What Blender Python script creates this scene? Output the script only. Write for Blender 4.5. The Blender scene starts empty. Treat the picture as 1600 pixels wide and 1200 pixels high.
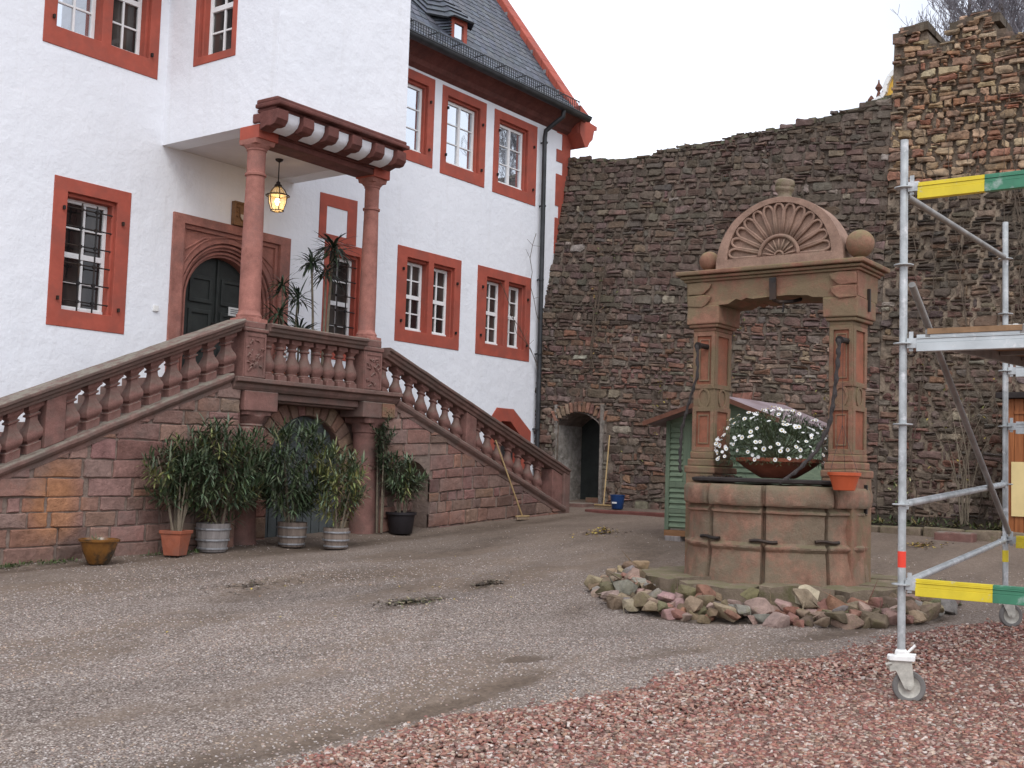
import bpy, bmesh, math, random
import numpy as np
from mathutils import Vector, Matrix, noise
from mathutils.geometry import tessellate_polygon
random.seed(7); rng = np.random.default_rng(7)
PI = math.pi
sc = bpy.context.scene
COL = sc.collection

# ------------------------------------------------------------------ materials
def new_mat(name, base, rough=0.85, spec=0.3, metal=0.0):
    m = bpy.data.materials.new(name); m.use_nodes = True
    nt = m.node_tree; b = nt.nodes['Principled BSDF']
    b.inputs['Base Color'].default_value = (*base, 1)
    b.inputs['Roughness'].default_value = rough
    b.inputs['Specular IOR Level'].default_value = spec
    b.inputs['Metallic'].default_value = metal
    return m, nt, b
def N(nt, typ, **kw):
    n = nt.nodes.new(typ)
    for k, v in kw.items():
        if k.startswith('i_'): n.inputs[k[2:].replace('_', ' ')].default_value = v
        else: setattr(n, k, v)
    return n
def coords(nt, scale=(1, 1, 1), rot=(0, 0, 0)):
    tc = N(nt, 'ShaderNodeTexCoord'); mp = N(nt, 'ShaderNodeMapping')
    mp.inputs['Scale'].default_value = scale; mp.inputs['Rotation'].default_value = rot
    nt.links.new(tc.outputs['Object'], mp.inputs['Vector']); return mp.outputs['Vector']
def noise_tex(nt, vec, scale, detail=6, rough=0.6):
    n = N(nt, 'ShaderNodeTexNoise'); n.inputs['Scale'].default_value = scale
    n.inputs['Detail'].default_value = detail; n.inputs['Roughness'].default_value = rough
    nt.links.new(vec, n.inputs['Vector']); return n.outputs['Fac']
def ramp(nt, fac, stops):
    r = N(nt, 'ShaderNodeValToRGB'); e = r.color_ramp.elements
    while len(e) < len(stops): e.new(0.5)
    for i, (p, c) in enumerate(stops):
        e[i].position = p; e[i].color = (*c, 1) if len(c) == 3 else c
    nt.links.new(fac, r.inputs['Fac']); return r.outputs['Color']
def mix(nt, fac, a, b, mode='MIX'):
    n = N(nt, 'ShaderNodeMix', data_type='RGBA', blend_type=mode)
    if isinstance(fac, (int, float)): n.inputs[0].default_value = fac
    else: nt.links.new(fac, n.inputs[0])
    for idx, v in ((6, a), (7, b)):
        if isinstance(v, tuple): n.inputs[idx].default_value = (*v, 1)
        else: nt.links.new(v, n.inputs[idx])
    return n.outputs[2]
def bump(nt, b, height, strength=0.4, dist=0.02, prev=None):
    n = N(nt, 'ShaderNodeBump'); n.inputs['Strength'].default_value = strength
    n.inputs['Distance'].default_value = dist
    nt.links.new(height, n.inputs['Height'])
    if prev is not None: nt.links.new(prev, n.inputs['Normal'])
    nt.links.new(n.outputs['Normal'], b.inputs['Normal']); return n.outputs['Normal']
G3 = lambda v: (v, v, v)

def mat_plain(name, base, rough=0.7, var=0.25, nscale=6, bscale=40, bstr=0.25, bdist=0.005, spec=0.3, metal=0.0, tint=None, tscale=2.5, tamt=(0.45, 0.65)):
    m, nt, b = new_mat(name, base, rough, spec, metal)
    v = coords(nt)
    f = noise_tex(nt, v, nscale, 8, 0.65)
    lo = tuple(c * (1 - var) for c in base); hi = tuple(min(1, c * (1 + var)) for c in base)
    col = ramp(nt, f, [(0.3, lo), (0.7, hi)])
    if tint:
        f2 = ramp(nt, noise_tex(nt, v, tscale, 8, 0.65), [(tamt[0], G3(0)), (tamt[1], G3(1))])
        col = mix(nt, f2, col, tint)
    nt.links.new(col, b.inputs['Base Color'])
    if bstr: bump(nt, b, noise_tex(nt, v, bscale, 6, 0.6), bstr, bdist)
    return m

M = {}
def stone_vc(name, bscale=30, bstr=0.6, bdist=0.012, var=0.35, moss=None, mamt=(0.55, 0.72), rough=0.92, mscale=1.3, spec=0.2):
    """per-stone colour from the mesh attribute, multiplied by grain; optional lichen/stained patches"""
    m, nt, b = new_mat(name, (0.3, 0.2, 0.2), rough, spec)
    at = N(nt, 'ShaderNodeAttribute', attribute_name='Col')
    v = coords(nt)
    g = ramp(nt, noise_tex(nt, v, 9, 9, 0.7), [(0.28, G3(1 - var)), (0.72, G3(1 + var))])
    col = mix(nt, 1.0, at.outputs['Color'], g, 'MULTIPLY')
    if moss:
        f = ramp(nt, noise_tex(nt, v, mscale, 9, 0.7), [(mamt[0], G3(0)), (mamt[1], G3(0.85))])
        col = mix(nt, f, col, moss)
    nt.links.new(col, b.inputs['Base Color'])
    n1 = bump(nt, b, noise_tex(nt, v, bscale, 8, 0.65), bstr, bdist)
    bump(nt, b, noise_tex(nt, v, bscale * 5, 4, 0.6), bstr * 0.6, bdist * 0.3, n1)
    return m
M['rubble'] = stone_vc('rubble', 12, 1.0, 0.04, 0.5, (0.115, 0.095, 0.072), (0.46, 0.68), mscale=2.2)
M['ashlar'] = stone_vc('ashlar', 16, 0.9, 0.025, 0.35, (0.20, 0.15, 0.13), (0.48, 0.72))
M['rock'] = stone_vc('rock', 12, 0.9, 0.03, 0.4, (0.13, 0.12, 0.055), (0.55, 0.70), mscale=4.0)
M['chips'] = stone_vc('chips', 60, 0.2, 0.002, 0.15, None)
M['leaf'] = None

def sandstone(name, base, tint, tamt=(0.5, 0.68), rough=0.88, bs=0.5, top=None, tscale=2.2):
    m, nt, b = new_mat(name, base, rough, 0.2)
    v = coords(nt)
    f = noise_tex(nt, v, 5, 10, 0.7)
    col = ramp(nt, f, [(0.28, tuple(c * 0.62 for c in base)), (0.5, base), (0.72, tuple(c * 1.35 for c in base))])
    f2 = ramp(nt, noise_tex(nt, v, tscale, 9, 0.7), [(tamt[0], G3(0)), (tamt[1], G3(0.9))])
    col = mix(nt, f2, col, tint)
    # fine grain
    g = ramp(nt, noise_tex(nt, v, 120, 3, 0.6), [(0.3, G3(0.82)), (0.7, G3(1.15))])
    col = mix(nt, 1.0, col, g, 'MULTIPLY')
    if top:
        ge = N(nt, 'ShaderNodeNewGeometry'); sp = N(nt, 'ShaderNodeSeparateXYZ')
        nt.links.new(ge.outputs['Normal'], sp.inputs[0])
        ad = N(nt, 'ShaderNodeMath', operation='MULTIPLY'); nt.links.new(sp.outputs['Z'], ad.inputs[0])
        nt.links.new(ramp(nt, noise_tex(nt, v, 7, 8, 0.75), [(0.40, G3(0)), (0.56, G3(1))]), ad.inputs[1])
        ad.use_clamp = True
        col = mix(nt, ad.outputs[0], col, top)
    nt.links.new(col, b.inputs['Base Color'])
    n1 = bump(nt, b, noise_tex(nt, v, 12, 9, 0.7), bs, 0.02)
    bump(nt, b, noise_tex(nt, v, 90, 5, 0.6), bs, 0.004, n1)
    return m
M['sand_red'] = sandstone('sand_red', (0.205, 0.105, 0.088), (0.14, 0.092, 0.078), top=(0.21, 0.19, 0.155))
M['sand_dark'] = sandstone('sand_dark', (0.15, 0.058, 0.048), (0.10, 0.048, 0.042), rough=0.8)
M['sand_rail'] = sandstone('sand_rail', (0.185, 0.108, 0.09), (0.14, 0.10, 0.085), (0.42, 0.6), top=(0.23, 0.21, 0.17))
M['sand_col'] = sandstone('sand_col', (0.33, 0.145, 0.115), (0.25, 0.13, 0.11), bs=0.25)
M['well_stone'] = sandstone('well_stone', (0.245, 0.125, 0.085), (0.185, 0.14, 0.085), (0.42, 0.56), top=(0.21, 0.18, 0.085), bs=0.7)
M['well_base'] = sandstone('well_base', (0.275, 0.15, 0.105), (0.19, 0.15, 0.105), (0.42, 0.58), bs=0.9, top=(0.15, 0.13, 0.075))
M['well_pink'] = sandstone('well_pink', (0.28, 0.18, 0.135), (0.215, 0.16, 0.115), bs=0.4)
M['panel_orange'] = sandstone('panel_orange', (0.27, 0.10, 0.06), (0.19, 0.105, 0.07), (0.45, 0.7), bs=0.4)
M['moss_stone'] = sandstone('moss_stone', (0.215, 0.165, 0.12), (0.125, 0.115, 0.055), (0.50, 0.62), top=(0.17, 0.15, 0.085), bs=1.0, tscale=3.5)

# plaster
m, nt, b = new_mat('plaster', (0.8, 0.8, 0.8), 0.9, 0.15)
v = coords(nt)
c1 = ramp(nt, noise_tex(nt, v, 0.7, 8, 0.6), [(0.3, (0.775, 0.79, 0.825)), (0.65, (0.825, 0.835, 0.865))])
sv = coords(nt, (3, 3, 0.25))
c2 = ramp(nt, noise_tex(nt, sv, 1.7, 8, 0.7), [(0.54, G3(1)), (0.78, (0.92, 0.91, 0.895))])
col = mix(nt, 1.0, c1, c2, 'MULTIPLY')
nt.links.new(col, b.inputs['Base Color'])
n1 = bump(nt, b, noise_tex(nt, v, 3.2, 7, 0.6), 0.55, 0.045)
n2 = bump(nt, b, noise_tex(nt, v, 14, 5, 0.6), 0.4, 0.012, n1)
bump(nt, b, noise_tex(nt, v, 90, 3, 0.6), 0.25, 0.003, n2)
M['plaster'] = m
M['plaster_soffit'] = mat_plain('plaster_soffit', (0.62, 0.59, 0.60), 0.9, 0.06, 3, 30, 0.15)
M['red_paint'] = mat_plain('red_paint', (0.39, 0.092, 0.062), 0.75, 0.16, 3.5, 60, 0.3, 0.004, 0.2, 0, (0.30, 0.085, 0.062))
M['white_wood'] = mat_plain('white_wood', (0.80, 0.80, 0.79), 0.5, 0.05, 8, 80, 0.08)
M['iron'] = mat_plain('iron', (0.022, 0.02, 0.02), 0.6, 0.4, 12, 60, 0.3, 0.003, 0.4, 0.3, (0.05, 0.03, 0.02))
M['door_green'] = mat_plain('door_green', (0.030, 0.034, 0.032), 0.55, 0.3, 5, 50, 0.2)
M['gutter'] = mat_plain('gutter', (0.045, 0.047, 0.05), 0.5, 0.35, 4, 40, 0.1, 0.003, 0.4, 0.4)
M['slate'] = stone_vc('slate', 40, 0.4, 0.006, 0.3, None, rough=0.55, spec=0.45)
M['sign_white'] = mat_plain('sign_white', (0.7, 0.7, 0.68), 0.5, 0.05)
M['sign_grey'] = mat_plain('sign_grey', (0.12, 0.12, 0.12), 0.5, 0.05)
M['cellar_paint'] = mat_plain('cellar_paint', (0.085, 0.095, 0.095), 0.7, 0.2, 6)
M['plaque_wood'] = mat_plain('plaque_wood', (0.20, 0.105, 0.05), 0.6, 0.35, 14, 60, 0.3)
M['plaque_pale'] = mat_plain('plaque_pale', (0.55, 0.48, 0.40), 0.6, 0.2, 14, 60, 0.3)
M['unlit_interior'] = mat_plain('unlit_interior', (0.03, 0.028, 0.028), 0.9, 0.2)

def glass(name, dark, light, lo, hi, rough=0.03, refl=0.0):
    m, nt, b = new_mat(name, dark, rough, 0.5)
    v = coords(nt, (1, 1, 0.35))
    nt.links.new(ramp(nt, noise_tex(nt, v, 2.6, 3, 0.5), [(lo, dark), (hi, light)]), b.inputs['Base Color'])
    bump(nt, b, noise_tex(nt, coords(nt), 3.5, 2, 0.4), 0.06, 0.02)
    if refl:
        g = N(nt, 'ShaderNodeBsdfGlossy'); g.inputs['Roughness'].default_value = 0.02
        g.inputs['Color'].default_value = (0.80, 0.86, 0.92, 1)
        mx = N(nt, 'ShaderNodeMixShader'); mx.inputs[0].default_value = refl
        out = nt.nodes['Material Output']
        nt.links.new(b.outputs[0], mx.inputs[1]); nt.links.new(g.outputs[0], mx.inputs[2])
        nt.links.new(mx.outputs[0], out.inputs[0])
    return m
M['glass_dark'] = glass('glass_dark', (0.016, 0.014, 0.014), (0.075, 0.065, 0.058), 0.42, 0.68)
M['glass_sky'] = glass('glass_sky', (0.10, 0.11, 0.12), (0.3, 0.32, 0.33), 0.35, 0.65, refl=0.62)

# ground
def gravel_mat(name, cols, scale, patch, pamt, pscale=0.45, bstr=1.0, far=False):
    m, nt, b = new_mat(name, cols[1], 0.95, 0.15)
    v = coords(nt)
    vo = N(nt, 'ShaderNodeTexVoronoi'); vo.inputs['Scale'].default_value = scale
    nt.links.new(v, vo.inputs['Vector'])
    sp = N(nt, 'ShaderNodeSeparateColor'); nt.links.new(vo.outputs['Color'], sp.inputs[0])
    col = ramp(nt, sp.outputs[0], [(0.0, cols[0]), (0.45, cols[1]), (0.8, cols[2]), (1.0, cols[3])])
    dk = ramp(nt, vo.outputs['Distance'], [(0.25, G3(1)), (0.62, G3(0.55))])
    col = mix(nt, 1.0, col, dk, 'MULTIPLY')
    sv2 = coords(nt, (0.55, 1.6, 1), (0, 0, 0.75))
    big = ramp(nt, noise_tex(nt, sv2, 0.8, 9, 0.68), [(0.30, G3(0.72)), (0.5, G3(0.95)), (0.68, G3(1.16))])
    col = mix(nt, 1.0, col, big, 'MULTIPLY')
    pv = coords(nt, (0.6, 1.7, 1), (0, 0, 0.8))
    pf = ramp(nt, noise_tex(nt, pv, pscale, 8, 0.62), [(pamt[0], G3(0)), (pamt[1], G3(0.9))])
    if far:
        sx_ = N(nt, 'ShaderNodeSeparateXYZ'); nt.links.new(v, sx_.inputs[0])
        wn = noise_tex(nt, v, 0.6, 7, 0.65)
        def zone(out, k, lo, hi):
            a = N(nt, 'ShaderNodeMath', operation='MULTIPLY_ADD'); nt.links.new(wn, a.inputs[0]); a.inputs[1].default_value = k; nt.links.new(out, a.inputs[2])
            r = N(nt, 'ShaderNodeMapRange'); r.inputs['From Min'].default_value = lo+k/2; r.inputs['From Max'].default_value = hi+k/2; nt.links.new(a.outputs[0], r.inputs['Value']); r.inputs['To Max'].default_value = 0.8; return r.outputs[0]
        mx_ = N(nt, 'ShaderNodeMath', operation='MAXIMUM'); nt.links.new(zone(sx_.outputs['X'], 5.0, 8.5, 13.5), mx_.inputs[0]); nt.links.new(zone(sx_.outputs['Y'], 3.0, 8.8, 11.2), mx_.inputs[1])
        m2_ = N(nt, 'ShaderNodeMath', operation='MAXIMUM'); nt.links.new(mx_.outputs[0], m2_.inputs[0]); nt.links.new(pf, m2_.inputs[1]); pf = m2_.outputs[0]
    pc = ramp(nt, noise_tex(nt, v, 22, 12, 0.8), [(0.32, tuple(c * 0.6 for c in patch)), (0.68, tuple(c * 1.5 for c in patch))])
    pc = mix(nt, 1.0, pc, big, 'MULTIPLY')
    col = mix(nt, pf, col, pc)
    if far:   # trodden damp hollows, stored on the mesh, broken up by noise
        at = N(nt, 'ShaderNodeAttribute', attribute_name='Damp')
        ad = N(nt, 'ShaderNodeMath', operation='MULTIPLY_ADD'); nt.links.new(noise_tex(nt, v, 3.5, 9, 0.7), ad.inputs[0]); ad.inputs[1].default_value = 1.1; ad.inputs[2].default_value = -0.55
        a2 = N(nt, 'ShaderNodeMath', operation='ADD'); nt.links.new(ad.outputs[0], a2.inputs[0]); nt.links.new(at.outputs['Fac'], a2.inputs[1])
        col = mix(nt, ramp(nt, a2.outputs[0], [(0.30, G3(0)), (0.75, G3(0.85))]), col, mix(nt, 1.0, pc, (0.62, 0.60, 0.58), 'MULTIPLY'))
    nt.links.new(col, b.inputs['Base Color'])
    n1 = bump(nt, b, vo.outputs['Distance'], bstr * 0.5, -0.012)
    n2 = bump(nt, b, noise_tex(nt, v, 2.5, 6, 0.6), 0.5, 0.05, n1)
    bump(nt, b, noise_tex(nt, v, 60, 4, 0.7), 0.6, 0.008, n2)
    return m
M['gravel'] = gravel_mat('gravel', [(0.15, 0.113, 0.094), (0.275, 0.218, 0.185), (0.375, 0.31, 0.268), (0.56, 0.49, 0.43)], 78, (0.17, 0.128, 0.098), (0.49, 0.59), far=True)
M['red_gravel'] = gravel_mat('red_gravel', [(0.13, 0.065, 0.052), (0.25, 0.125, 0.10), (0.34, 0.185, 0.155), (0.52, 0.40, 0.35)], 62, (0.19, 0.115, 0.09), (0.52, 0.66))

# scaffold and odds
M['zinc'] = mat_plain('zinc', (0.42, 0.44, 0.44), 0.55, 0.35, 7, 40, 0.2, 0.003, 0.5, 0.55, (0.66, 0.66, 0.66), 9, (0.55, 0.68))
M['alu'] = mat_plain('alu', (0.50, 0.53, 0.53), 0.45, 0.15, 3, 60, 0.1, 0.002, 0.5, 0.5, (0.66, 0.66, 0.65), 14, (0.58, 0.68))
M['brace_metal'] = mat_plain('brace_metal', (0.26, 0.25, 0.235), 0.6, 0.3, 6, 60, 0.1, 0.002, 0.4, 0.4)
M['yellow'] = mat_plain('yellow', (0.66, 0.52, 0.03), 0.5, 0.12, 7, 60, 0.1, 0.002, 0.4, 0, (0.45, 0.45, 0.38), 11, (0.62, 0.7))
M['green'] = mat_plain('green', (0.05, 0.20, 0.115), 0.5, 0.2, 7, 60, 0.1, 0.002, 0.4, 0, (0.30, 0.38, 0.33), 9, (0.56, 0.68))
M['red_tape'] = mat_plain('red_tape', (0.75, 0.06, 0.035), 0.5, 0.1)
M['rubber'] = mat_plain('rubber', (0.16, 0.15, 0.14), 0.8, 0.2)
M['rim'] = mat_plain('rim', (0.42, 0.40, 0.35), 0.7, 0.3, 20)
M['plywood'] = mat_plain('plywood', (0.25, 0.15, 0.08), 0.7, 0.3, 8)
M['paint_white'] = mat_plain('paint_white', (0.78, 0.77, 0.74), 0.6, 0.12, 18)
def wood(name, c, c2, sx=(1, 14, 14), rough=0.75):
    m, nt, b = new_mat(name, c, rough, 0.25)
    v = coords(nt, sx)
    f = noise_tex(nt, v, 2.2, 8, 0.7)
    nt.links.new(ramp(nt, f, [(0.32, c), (0.68, c2)]), b.inputs['Base Color'])
    bump(nt, b, f, 0.4, 0.006); return m
M['shed_green'] = wood('shed_green', (0.10, 0.14, 0.095), (0.20, 0.25, 0.165), (3, 3, 18))
M['shed_trim'] = wood('shed_trim', (0.09, 0.125, 0.085), (0.16, 0.20, 0.135), (8, 8, 1))
M['shed_orange'] = wood('shed_orange', (0.17, 0.085, 0.04), (0.27, 0.14, 0.07), (2, 2, 14))
M['felt'] = mat_plain('felt', (0.24, 0.19, 0.20), 0.9, 0.2, 3, 80, 0.4, 0.004, 0.2, 0, (0.17, 0.12, 0.12))
M['felt_dark'] = mat_plain('felt_dark', (0.035, 0.028, 0.026), 0.9, 0.3)
M['rust_edge'] = mat_plain('rust_edge', (0.13, 0.055, 0.035), 0.8, 0.3, 10)
M['hut_wood'] = wood('hut_wood', (0.20, 0.065, 0.022), (0.38, 0.14, 0.05), (12, 12, 1), 0.5)
M['board'] = mat_plain('board', (0.72, 0.56, 0.27), 0.7, 0.08, 3)
M['broom_wood'] = wood('broom_wood', (0.33, 0.22, 0.10), (0.46, 0.33, 0.17), (8, 8, 2))
M['bristle'] = mat_plain('bristle', (0.26, 0.19, 0.13), 0.9, 0.3, 40)
M['blue_plastic'] = mat_plain('blue_plastic', (0.015, 0.045, 0.14), 0.35, 0.1)
M['terracotta'] = mat_plain('terracotta', (0.33, 0.105, 0.06), 0.8, 0.25, 9, 50, 0.2, 0.003, 0.2, 0, (0.22, 0.10, 0.07))
M['orange_plastic'] = mat_plain('orange_plastic', (0.50, 0.10, 0.04), 0.45, 0.1)
M['glaze'] = mat_plain('glaze', (0.20, 0.085, 0.018), 0.25, 0.4, 5, 30, 0.1, 0.004, 0.6, 0, (0.035, 0.025, 0.015), 4, (0.45, 0.6))
M['barrel'] = wood('barrel', (0.17, 0.15, 0.14), (0.29, 0.26, 0.245), (9, 9, 1))
M['barrel_brown'] = wood('barrel_brown', (0.15, 0.115, 0.095), (0.27, 0.21, 0.17), (9, 9, 1))
M['hoop'] = mat_plain('hoop', (0.33, 0.33, 0.34), 0.5, 0.2, 9, 40, 0.1, 0.002, 0.5, 0.6)
M['black_plastic'] = mat_plain('black_plastic', (0.022, 0.018, 0.02), 0.55, 0.2)
M['earth'] = mat_plain('earth', (0.13, 0.10, 0.078), 0.95, 0.4, 14, 60, 0.8, 0.02)
M['soil'] = mat_plain('soil', (0.04, 0.03, 0.02), 0.95, 0.4, 20, 60, 0.8, 0.02)
M['rope'] = mat_plain('rope', (0.05, 0.042, 0.04), 0.85, 0.4, 40, 90, 0.8, 0.01)
M['bark'] = mat_plain('bark', (0.10, 0.075, 0.055), 0.9, 0.3, 10)
M['bark_pale'] = mat_plain('bark_pale', (0.20, 0.165, 0.12), 0.9, 0.3, 10)
M['twig'] = mat_plain('twig', (0.19, 0.175, 0.19), 0.9, 0.3, 10)
M['petal'] = mat_plain('petal', (0.82, 0.82, 0.80), 0.7, 0.05)
M['pollen'] = mat_plain('pollen', (0.55, 0.36, 0.03), 0.8, 0.2)
M['gold'] = mat_plain('gold', (0.75, 0.46, 0.08), 0.6, 0.2, 2, 20, 0.3)
M['roof_tile'] = mat_plain('roof_tile', (0.25, 0.10, 0.07), 0.8, 0.3)
def leafmat(name, var=0.4, rough=0.5, trans=0.15):
    m, nt, b = new_mat(name, (0.05, 0.08, 0.03), rough, 0.35)
    at = N(nt, 'ShaderNodeAttribute', attribute_name='Col')
    v = coords(nt)
    g = ramp(nt, noise_tex(nt, v, 12, 3, 0.6), [(0.3, G3(1 - var)), (0.7, G3(1 + var))])
    nt.links.new(mix(nt, 1.0, at.outputs['Color'], g, 'MULTIPLY'), b.inputs['Base Color'])
    return m
M['leaf'] = leafmat('leaf')
# lantern
m, nt, b = new_mat('lantern_glass', (0.80, 0.66, 0.38), 0.2, 0.5)
b.inputs['Emission Color'].default_value = (1.0, 0.62, 0.18, 1); b.inputs['Emission Strength'].default_value = 0.10
b.inputs['Alpha'].default_value = 0.28
M['lantern_glass'] = m
m, nt, b = new_mat('bulb', (1, 1, 1), 0.4)
b.inputs['Emission Color'].default_value = (1.0, 0.86, 0.6, 1); b.inputs['Emission Strength'].default_value = 14
M['bulb'] = m

# ------------------------------------------------------------------ mesh builder
ORG = {}
class MB:
    def __init__(s): s.V = []; s.F = []; s.C = []; s.c = None
    def add(s, vs, fs, c=None):
        o = len(s.V); s.V += [tuple(v) for v in vs]
        s.F += [tuple(i + o for i in f) for f in fs]
        c = c or s.c or (1, 1, 1); s.C += [c] * len(vs)
        return s
    def box(s, x0, x1, y0, y1, z0, z1, c=None):
        vs = [(x, y, z) for z in (z0, z1) for y in (y0, y1) for x in (x0, x1)]
        return s.add(vs, [(0, 2, 3, 1), (4, 5, 7, 6), (0, 1, 5, 4), (2, 6, 7, 3), (0, 4, 6, 2), (1, 3, 7, 5)], c)
    def bar(s, a, b, w, h, up=(0, 0, 1), c=None):
        a = Vector(a); b = Vector(b); d = (b - a).normalized(); u = Vector(up)
        if abs(d.dot(u)) > 0.99: u = Vector((0, 1, 0))
        r = d.cross(u).normalized(); u = r.cross(d)
        vs = []
        for p in (a, b):
            for i, j in ((-1, -1), (1, -1), (1, 1), (-1, 1)):
                vs.append(p + r * (i * w / 2) + u * (j * h / 2))
        return s.add(vs, [(0, 3, 2, 1), (4, 5, 6, 7), (0, 1, 5, 4), (1, 2, 6, 5), (2, 3, 7, 6), (3, 0, 4, 7)], c)
    def tube(s, pts, r, n=8, c=None, caps=True):
        pts = [Vector(p) for p in pts]; k = len(pts)
        rs = r if isinstance(r, (list, tuple)) else [r] * k
        vs = []; fs = []; prev = None
        for i, p in enumerate(pts):
            d = (pts[min(i + 1, k - 1)] - pts[max(i - 1, 0)])
            d = d.normalized() if d.length > 1e-9 else Vector((0, 0, 1))
            if prev is None:
                u = Vector((0, 0, 1)) if abs(d.z) < 0.9 else Vector((1, 0, 0))
                a = d.cross(u).normalized()
            else:
                a = (prev - d * prev.dot(d)); a = a.normalized() if a.length > 1e-6 else d.orthogonal().normalized()
            prev = a; bb = d.cross(a)
            for j in range(n):
                t = 2 * PI * j / n
                vs.append(p + (a * math.cos(t) + bb * math.sin(t)) * rs[i])
        for i in range(k - 1):
            for j in range(n):
                j2 = (j + 1) % n
                fs.append((i * n + j, i * n + j2, (i + 1) * n + j2, (i + 1) * n + j))
        if caps:
            fs.append(tuple(range(n))[::-1]); fs.append(tuple((k - 1) * n + j for j in range(n)))
        return s.add(vs, fs, c)
    def lathe(s, prof, cx=0, cy=0, n=24, c=None, sq=0.0, shear=0.0, rot=0.0, jit=0.0):
        """prof: list of (r, z); sq>0 makes the section squarish; shear: dz per dx"""
        vs = []; fs = []; k = len(prof)
        for (r, z) in prof:
            q = sq
            if r < 0: r = -r; q = 1.0
            for j in range(n):
                t = 2 * PI * (j + 0.5) / n + rot
                ct, st = math.cos(t), math.sin(t)
                if q > 0:
                    m_ = max(abs(ct), abs(st)); f = (1 - q) + q / m_
                else: f = 1
                x = r * f * ct; y = r * f * st
                rr = 1 + (random.uniform(-jit, jit) if jit else 0)
                vs.append((cx + x * rr, cy + y * rr, z + shear * x))
        for i in range(k - 1):
            for j in range(n):
                j2 = (j + 1) % n
                fs.append((i * n + j, i * n + j2, (i + 1) * n + j2, (i + 1) * n + j))
        fs.append(tuple(range(n))[::-1]); fs.append(tuple((k - 1) * n + j for j in range(n)))
        return s.add(vs, fs, c)
    def prism(s, outer, d0, d1, P, holes=(), c=None):
        """outer/holes: 2-D point lists; P(a, h, d) -> 3-D"""
        loops = [list(outer)] + [list(h) for h in holes]
        flat = [p for l in loops for p in l]
        tris = tessellate_polygon([[Vector((p[0], p[1], 0)) for p in l] for l in loops])
        n = len(flat)
        vs = [P(p[0], p[1], d0) for p in flat] + [P(p[0], p[1], d1) for p in flat]
        fs = [tuple(t) for t in tris] + [tuple(i + n for i in t[::-1]) for t in tris]
        o = 0
        for l in loops:
            k = len(l)
            for i in range(k):
                a, b2 = o + i, o + (i + 1) % k
                fs.append((a, b2, b2 + n, a + n))
            o += k
        return s.add(vs, fs, c)
    def sphere(s, cx, cy, cz, r, n=20, c=None, jit=0.0, sc3=(1, 1, 1)):
        k = n // 2; vs = []; fs = []
        for i in range(1, k):
            ph = PI * i / k
            for j in range(n):
                t = 2 * PI * j / n; q = r * (1 + random.uniform(-jit, jit))
                vs.append((cx + q * sc3[0] * math.sin(ph) * math.cos(t), cy + q * sc3[1] * math.sin(ph) * math.sin(t), cz + q * sc3[2] * math.cos(ph)))
        for i in range(k - 2):
            for j in range(n):
                j2 = (j + 1) % n; fs.append((i * n + j, (i + 1) * n + j, (i + 1) * n + j2, i * n + j2))
        fs.append(tuple(range(n))); fs.append(tuple((k - 2) * n + j for j in range(n))[::-1])
        return s.add(vs, fs, c)
    def build(s, name, mat, parent=None, smooth=False, bevel=0, seg=2, jitter=0, recalc=True):
        me = bpy.data.meshes.new(name)
        off = ORG.get(parent.name, Vector((0, 0, 0))) if parent is not None else Vector((0, 0, 0))
        V = [(v[0] - off.x, v[1] - off.y, v[2] - off.z) for v in s.V]
        if jitter:
            W = []
            for v in V:
                q = noise.noise_vector(Vector(v) * 5.0) * jitter + noise.noise_vector(Vector(v) * 19.0) * jitter * 0.4
                W.append((v[0] + q.x, v[1] + q.y, v[2] + q.z))
            V = W
        me.from_pydata(V, [], s.F); me.update()
        if recalc:
            bm = bmesh.new(); bm.from_mesh(me); bmesh.ops.recalc_face_normals(bm, faces=bm.faces); bm.to_mesh(me); bm.free()
        ca = me.color_attributes.new('Col', 'FLOAT_COLOR', 'POINT')
        ca.data.foreach_set('color', np.array([(*c[:3], 1.0) for c in s.C], dtype=np.float32).ravel())
        if smooth: me.shade_smooth()
        me.materials.append(M[mat] if isinstance(mat, str) else mat)
        o = bpy.data.objects.new(name, me); COL.objects.link(o)
        if smooth and smooth != 'all':
            bm = bmesh.new(); bm.from_mesh(me)
            for e in bm.edges:
                if len(e.link_faces) == 2 and e.calc_face_angle(0) > math.radians(40): e.smooth = False
            bm.to_mesh(me); bm.free()
        if bevel:
            mod = o.modifiers.new('bevel', 'BEVEL'); mod.width = bevel; mod.segments = seg
            mod.limit_method = 'ANGLE'; mod.angle_limit = math.radians(40)
        if parent is not None: o.parent = parent; ORG[o.name] = off
        else: ORG[o.name] = Vector((0, 0, 0))
        return o
def setp(o, label=None, cat=None, group=None, kind=None):
    if label: o['label'] = label
    if cat: o['category'] = cat
    if group: o['group'] = group
    if kind: o['kind'] = kind
    return o
def thing(name, label, cat, loc, group=None):
    o = bpy.data.objects.new(name, None); COL.objects.link(o); o.location = loc; o.empty_display_size = 0.2
    ORG[o.name] = Vector(loc)
    return setp(o, label, cat, group)
def recenter(o, loc):
    """move a one-mesh thing's origin to loc without moving its shape"""
    o.data.transform(Matrix.Translation(-Vector(loc))); o.location = loc; return o
def vary(c, v=0.2, hue=0.06):
    k = 1 + random.uniform(-v, v)
    return tuple(max(0.004, x * k * (1 + random.uniform(-hue, hue))) for x in c)
PX = lambda a, h, d: (a, 13.5 + d, h)            # facade plane, d into the building

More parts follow.
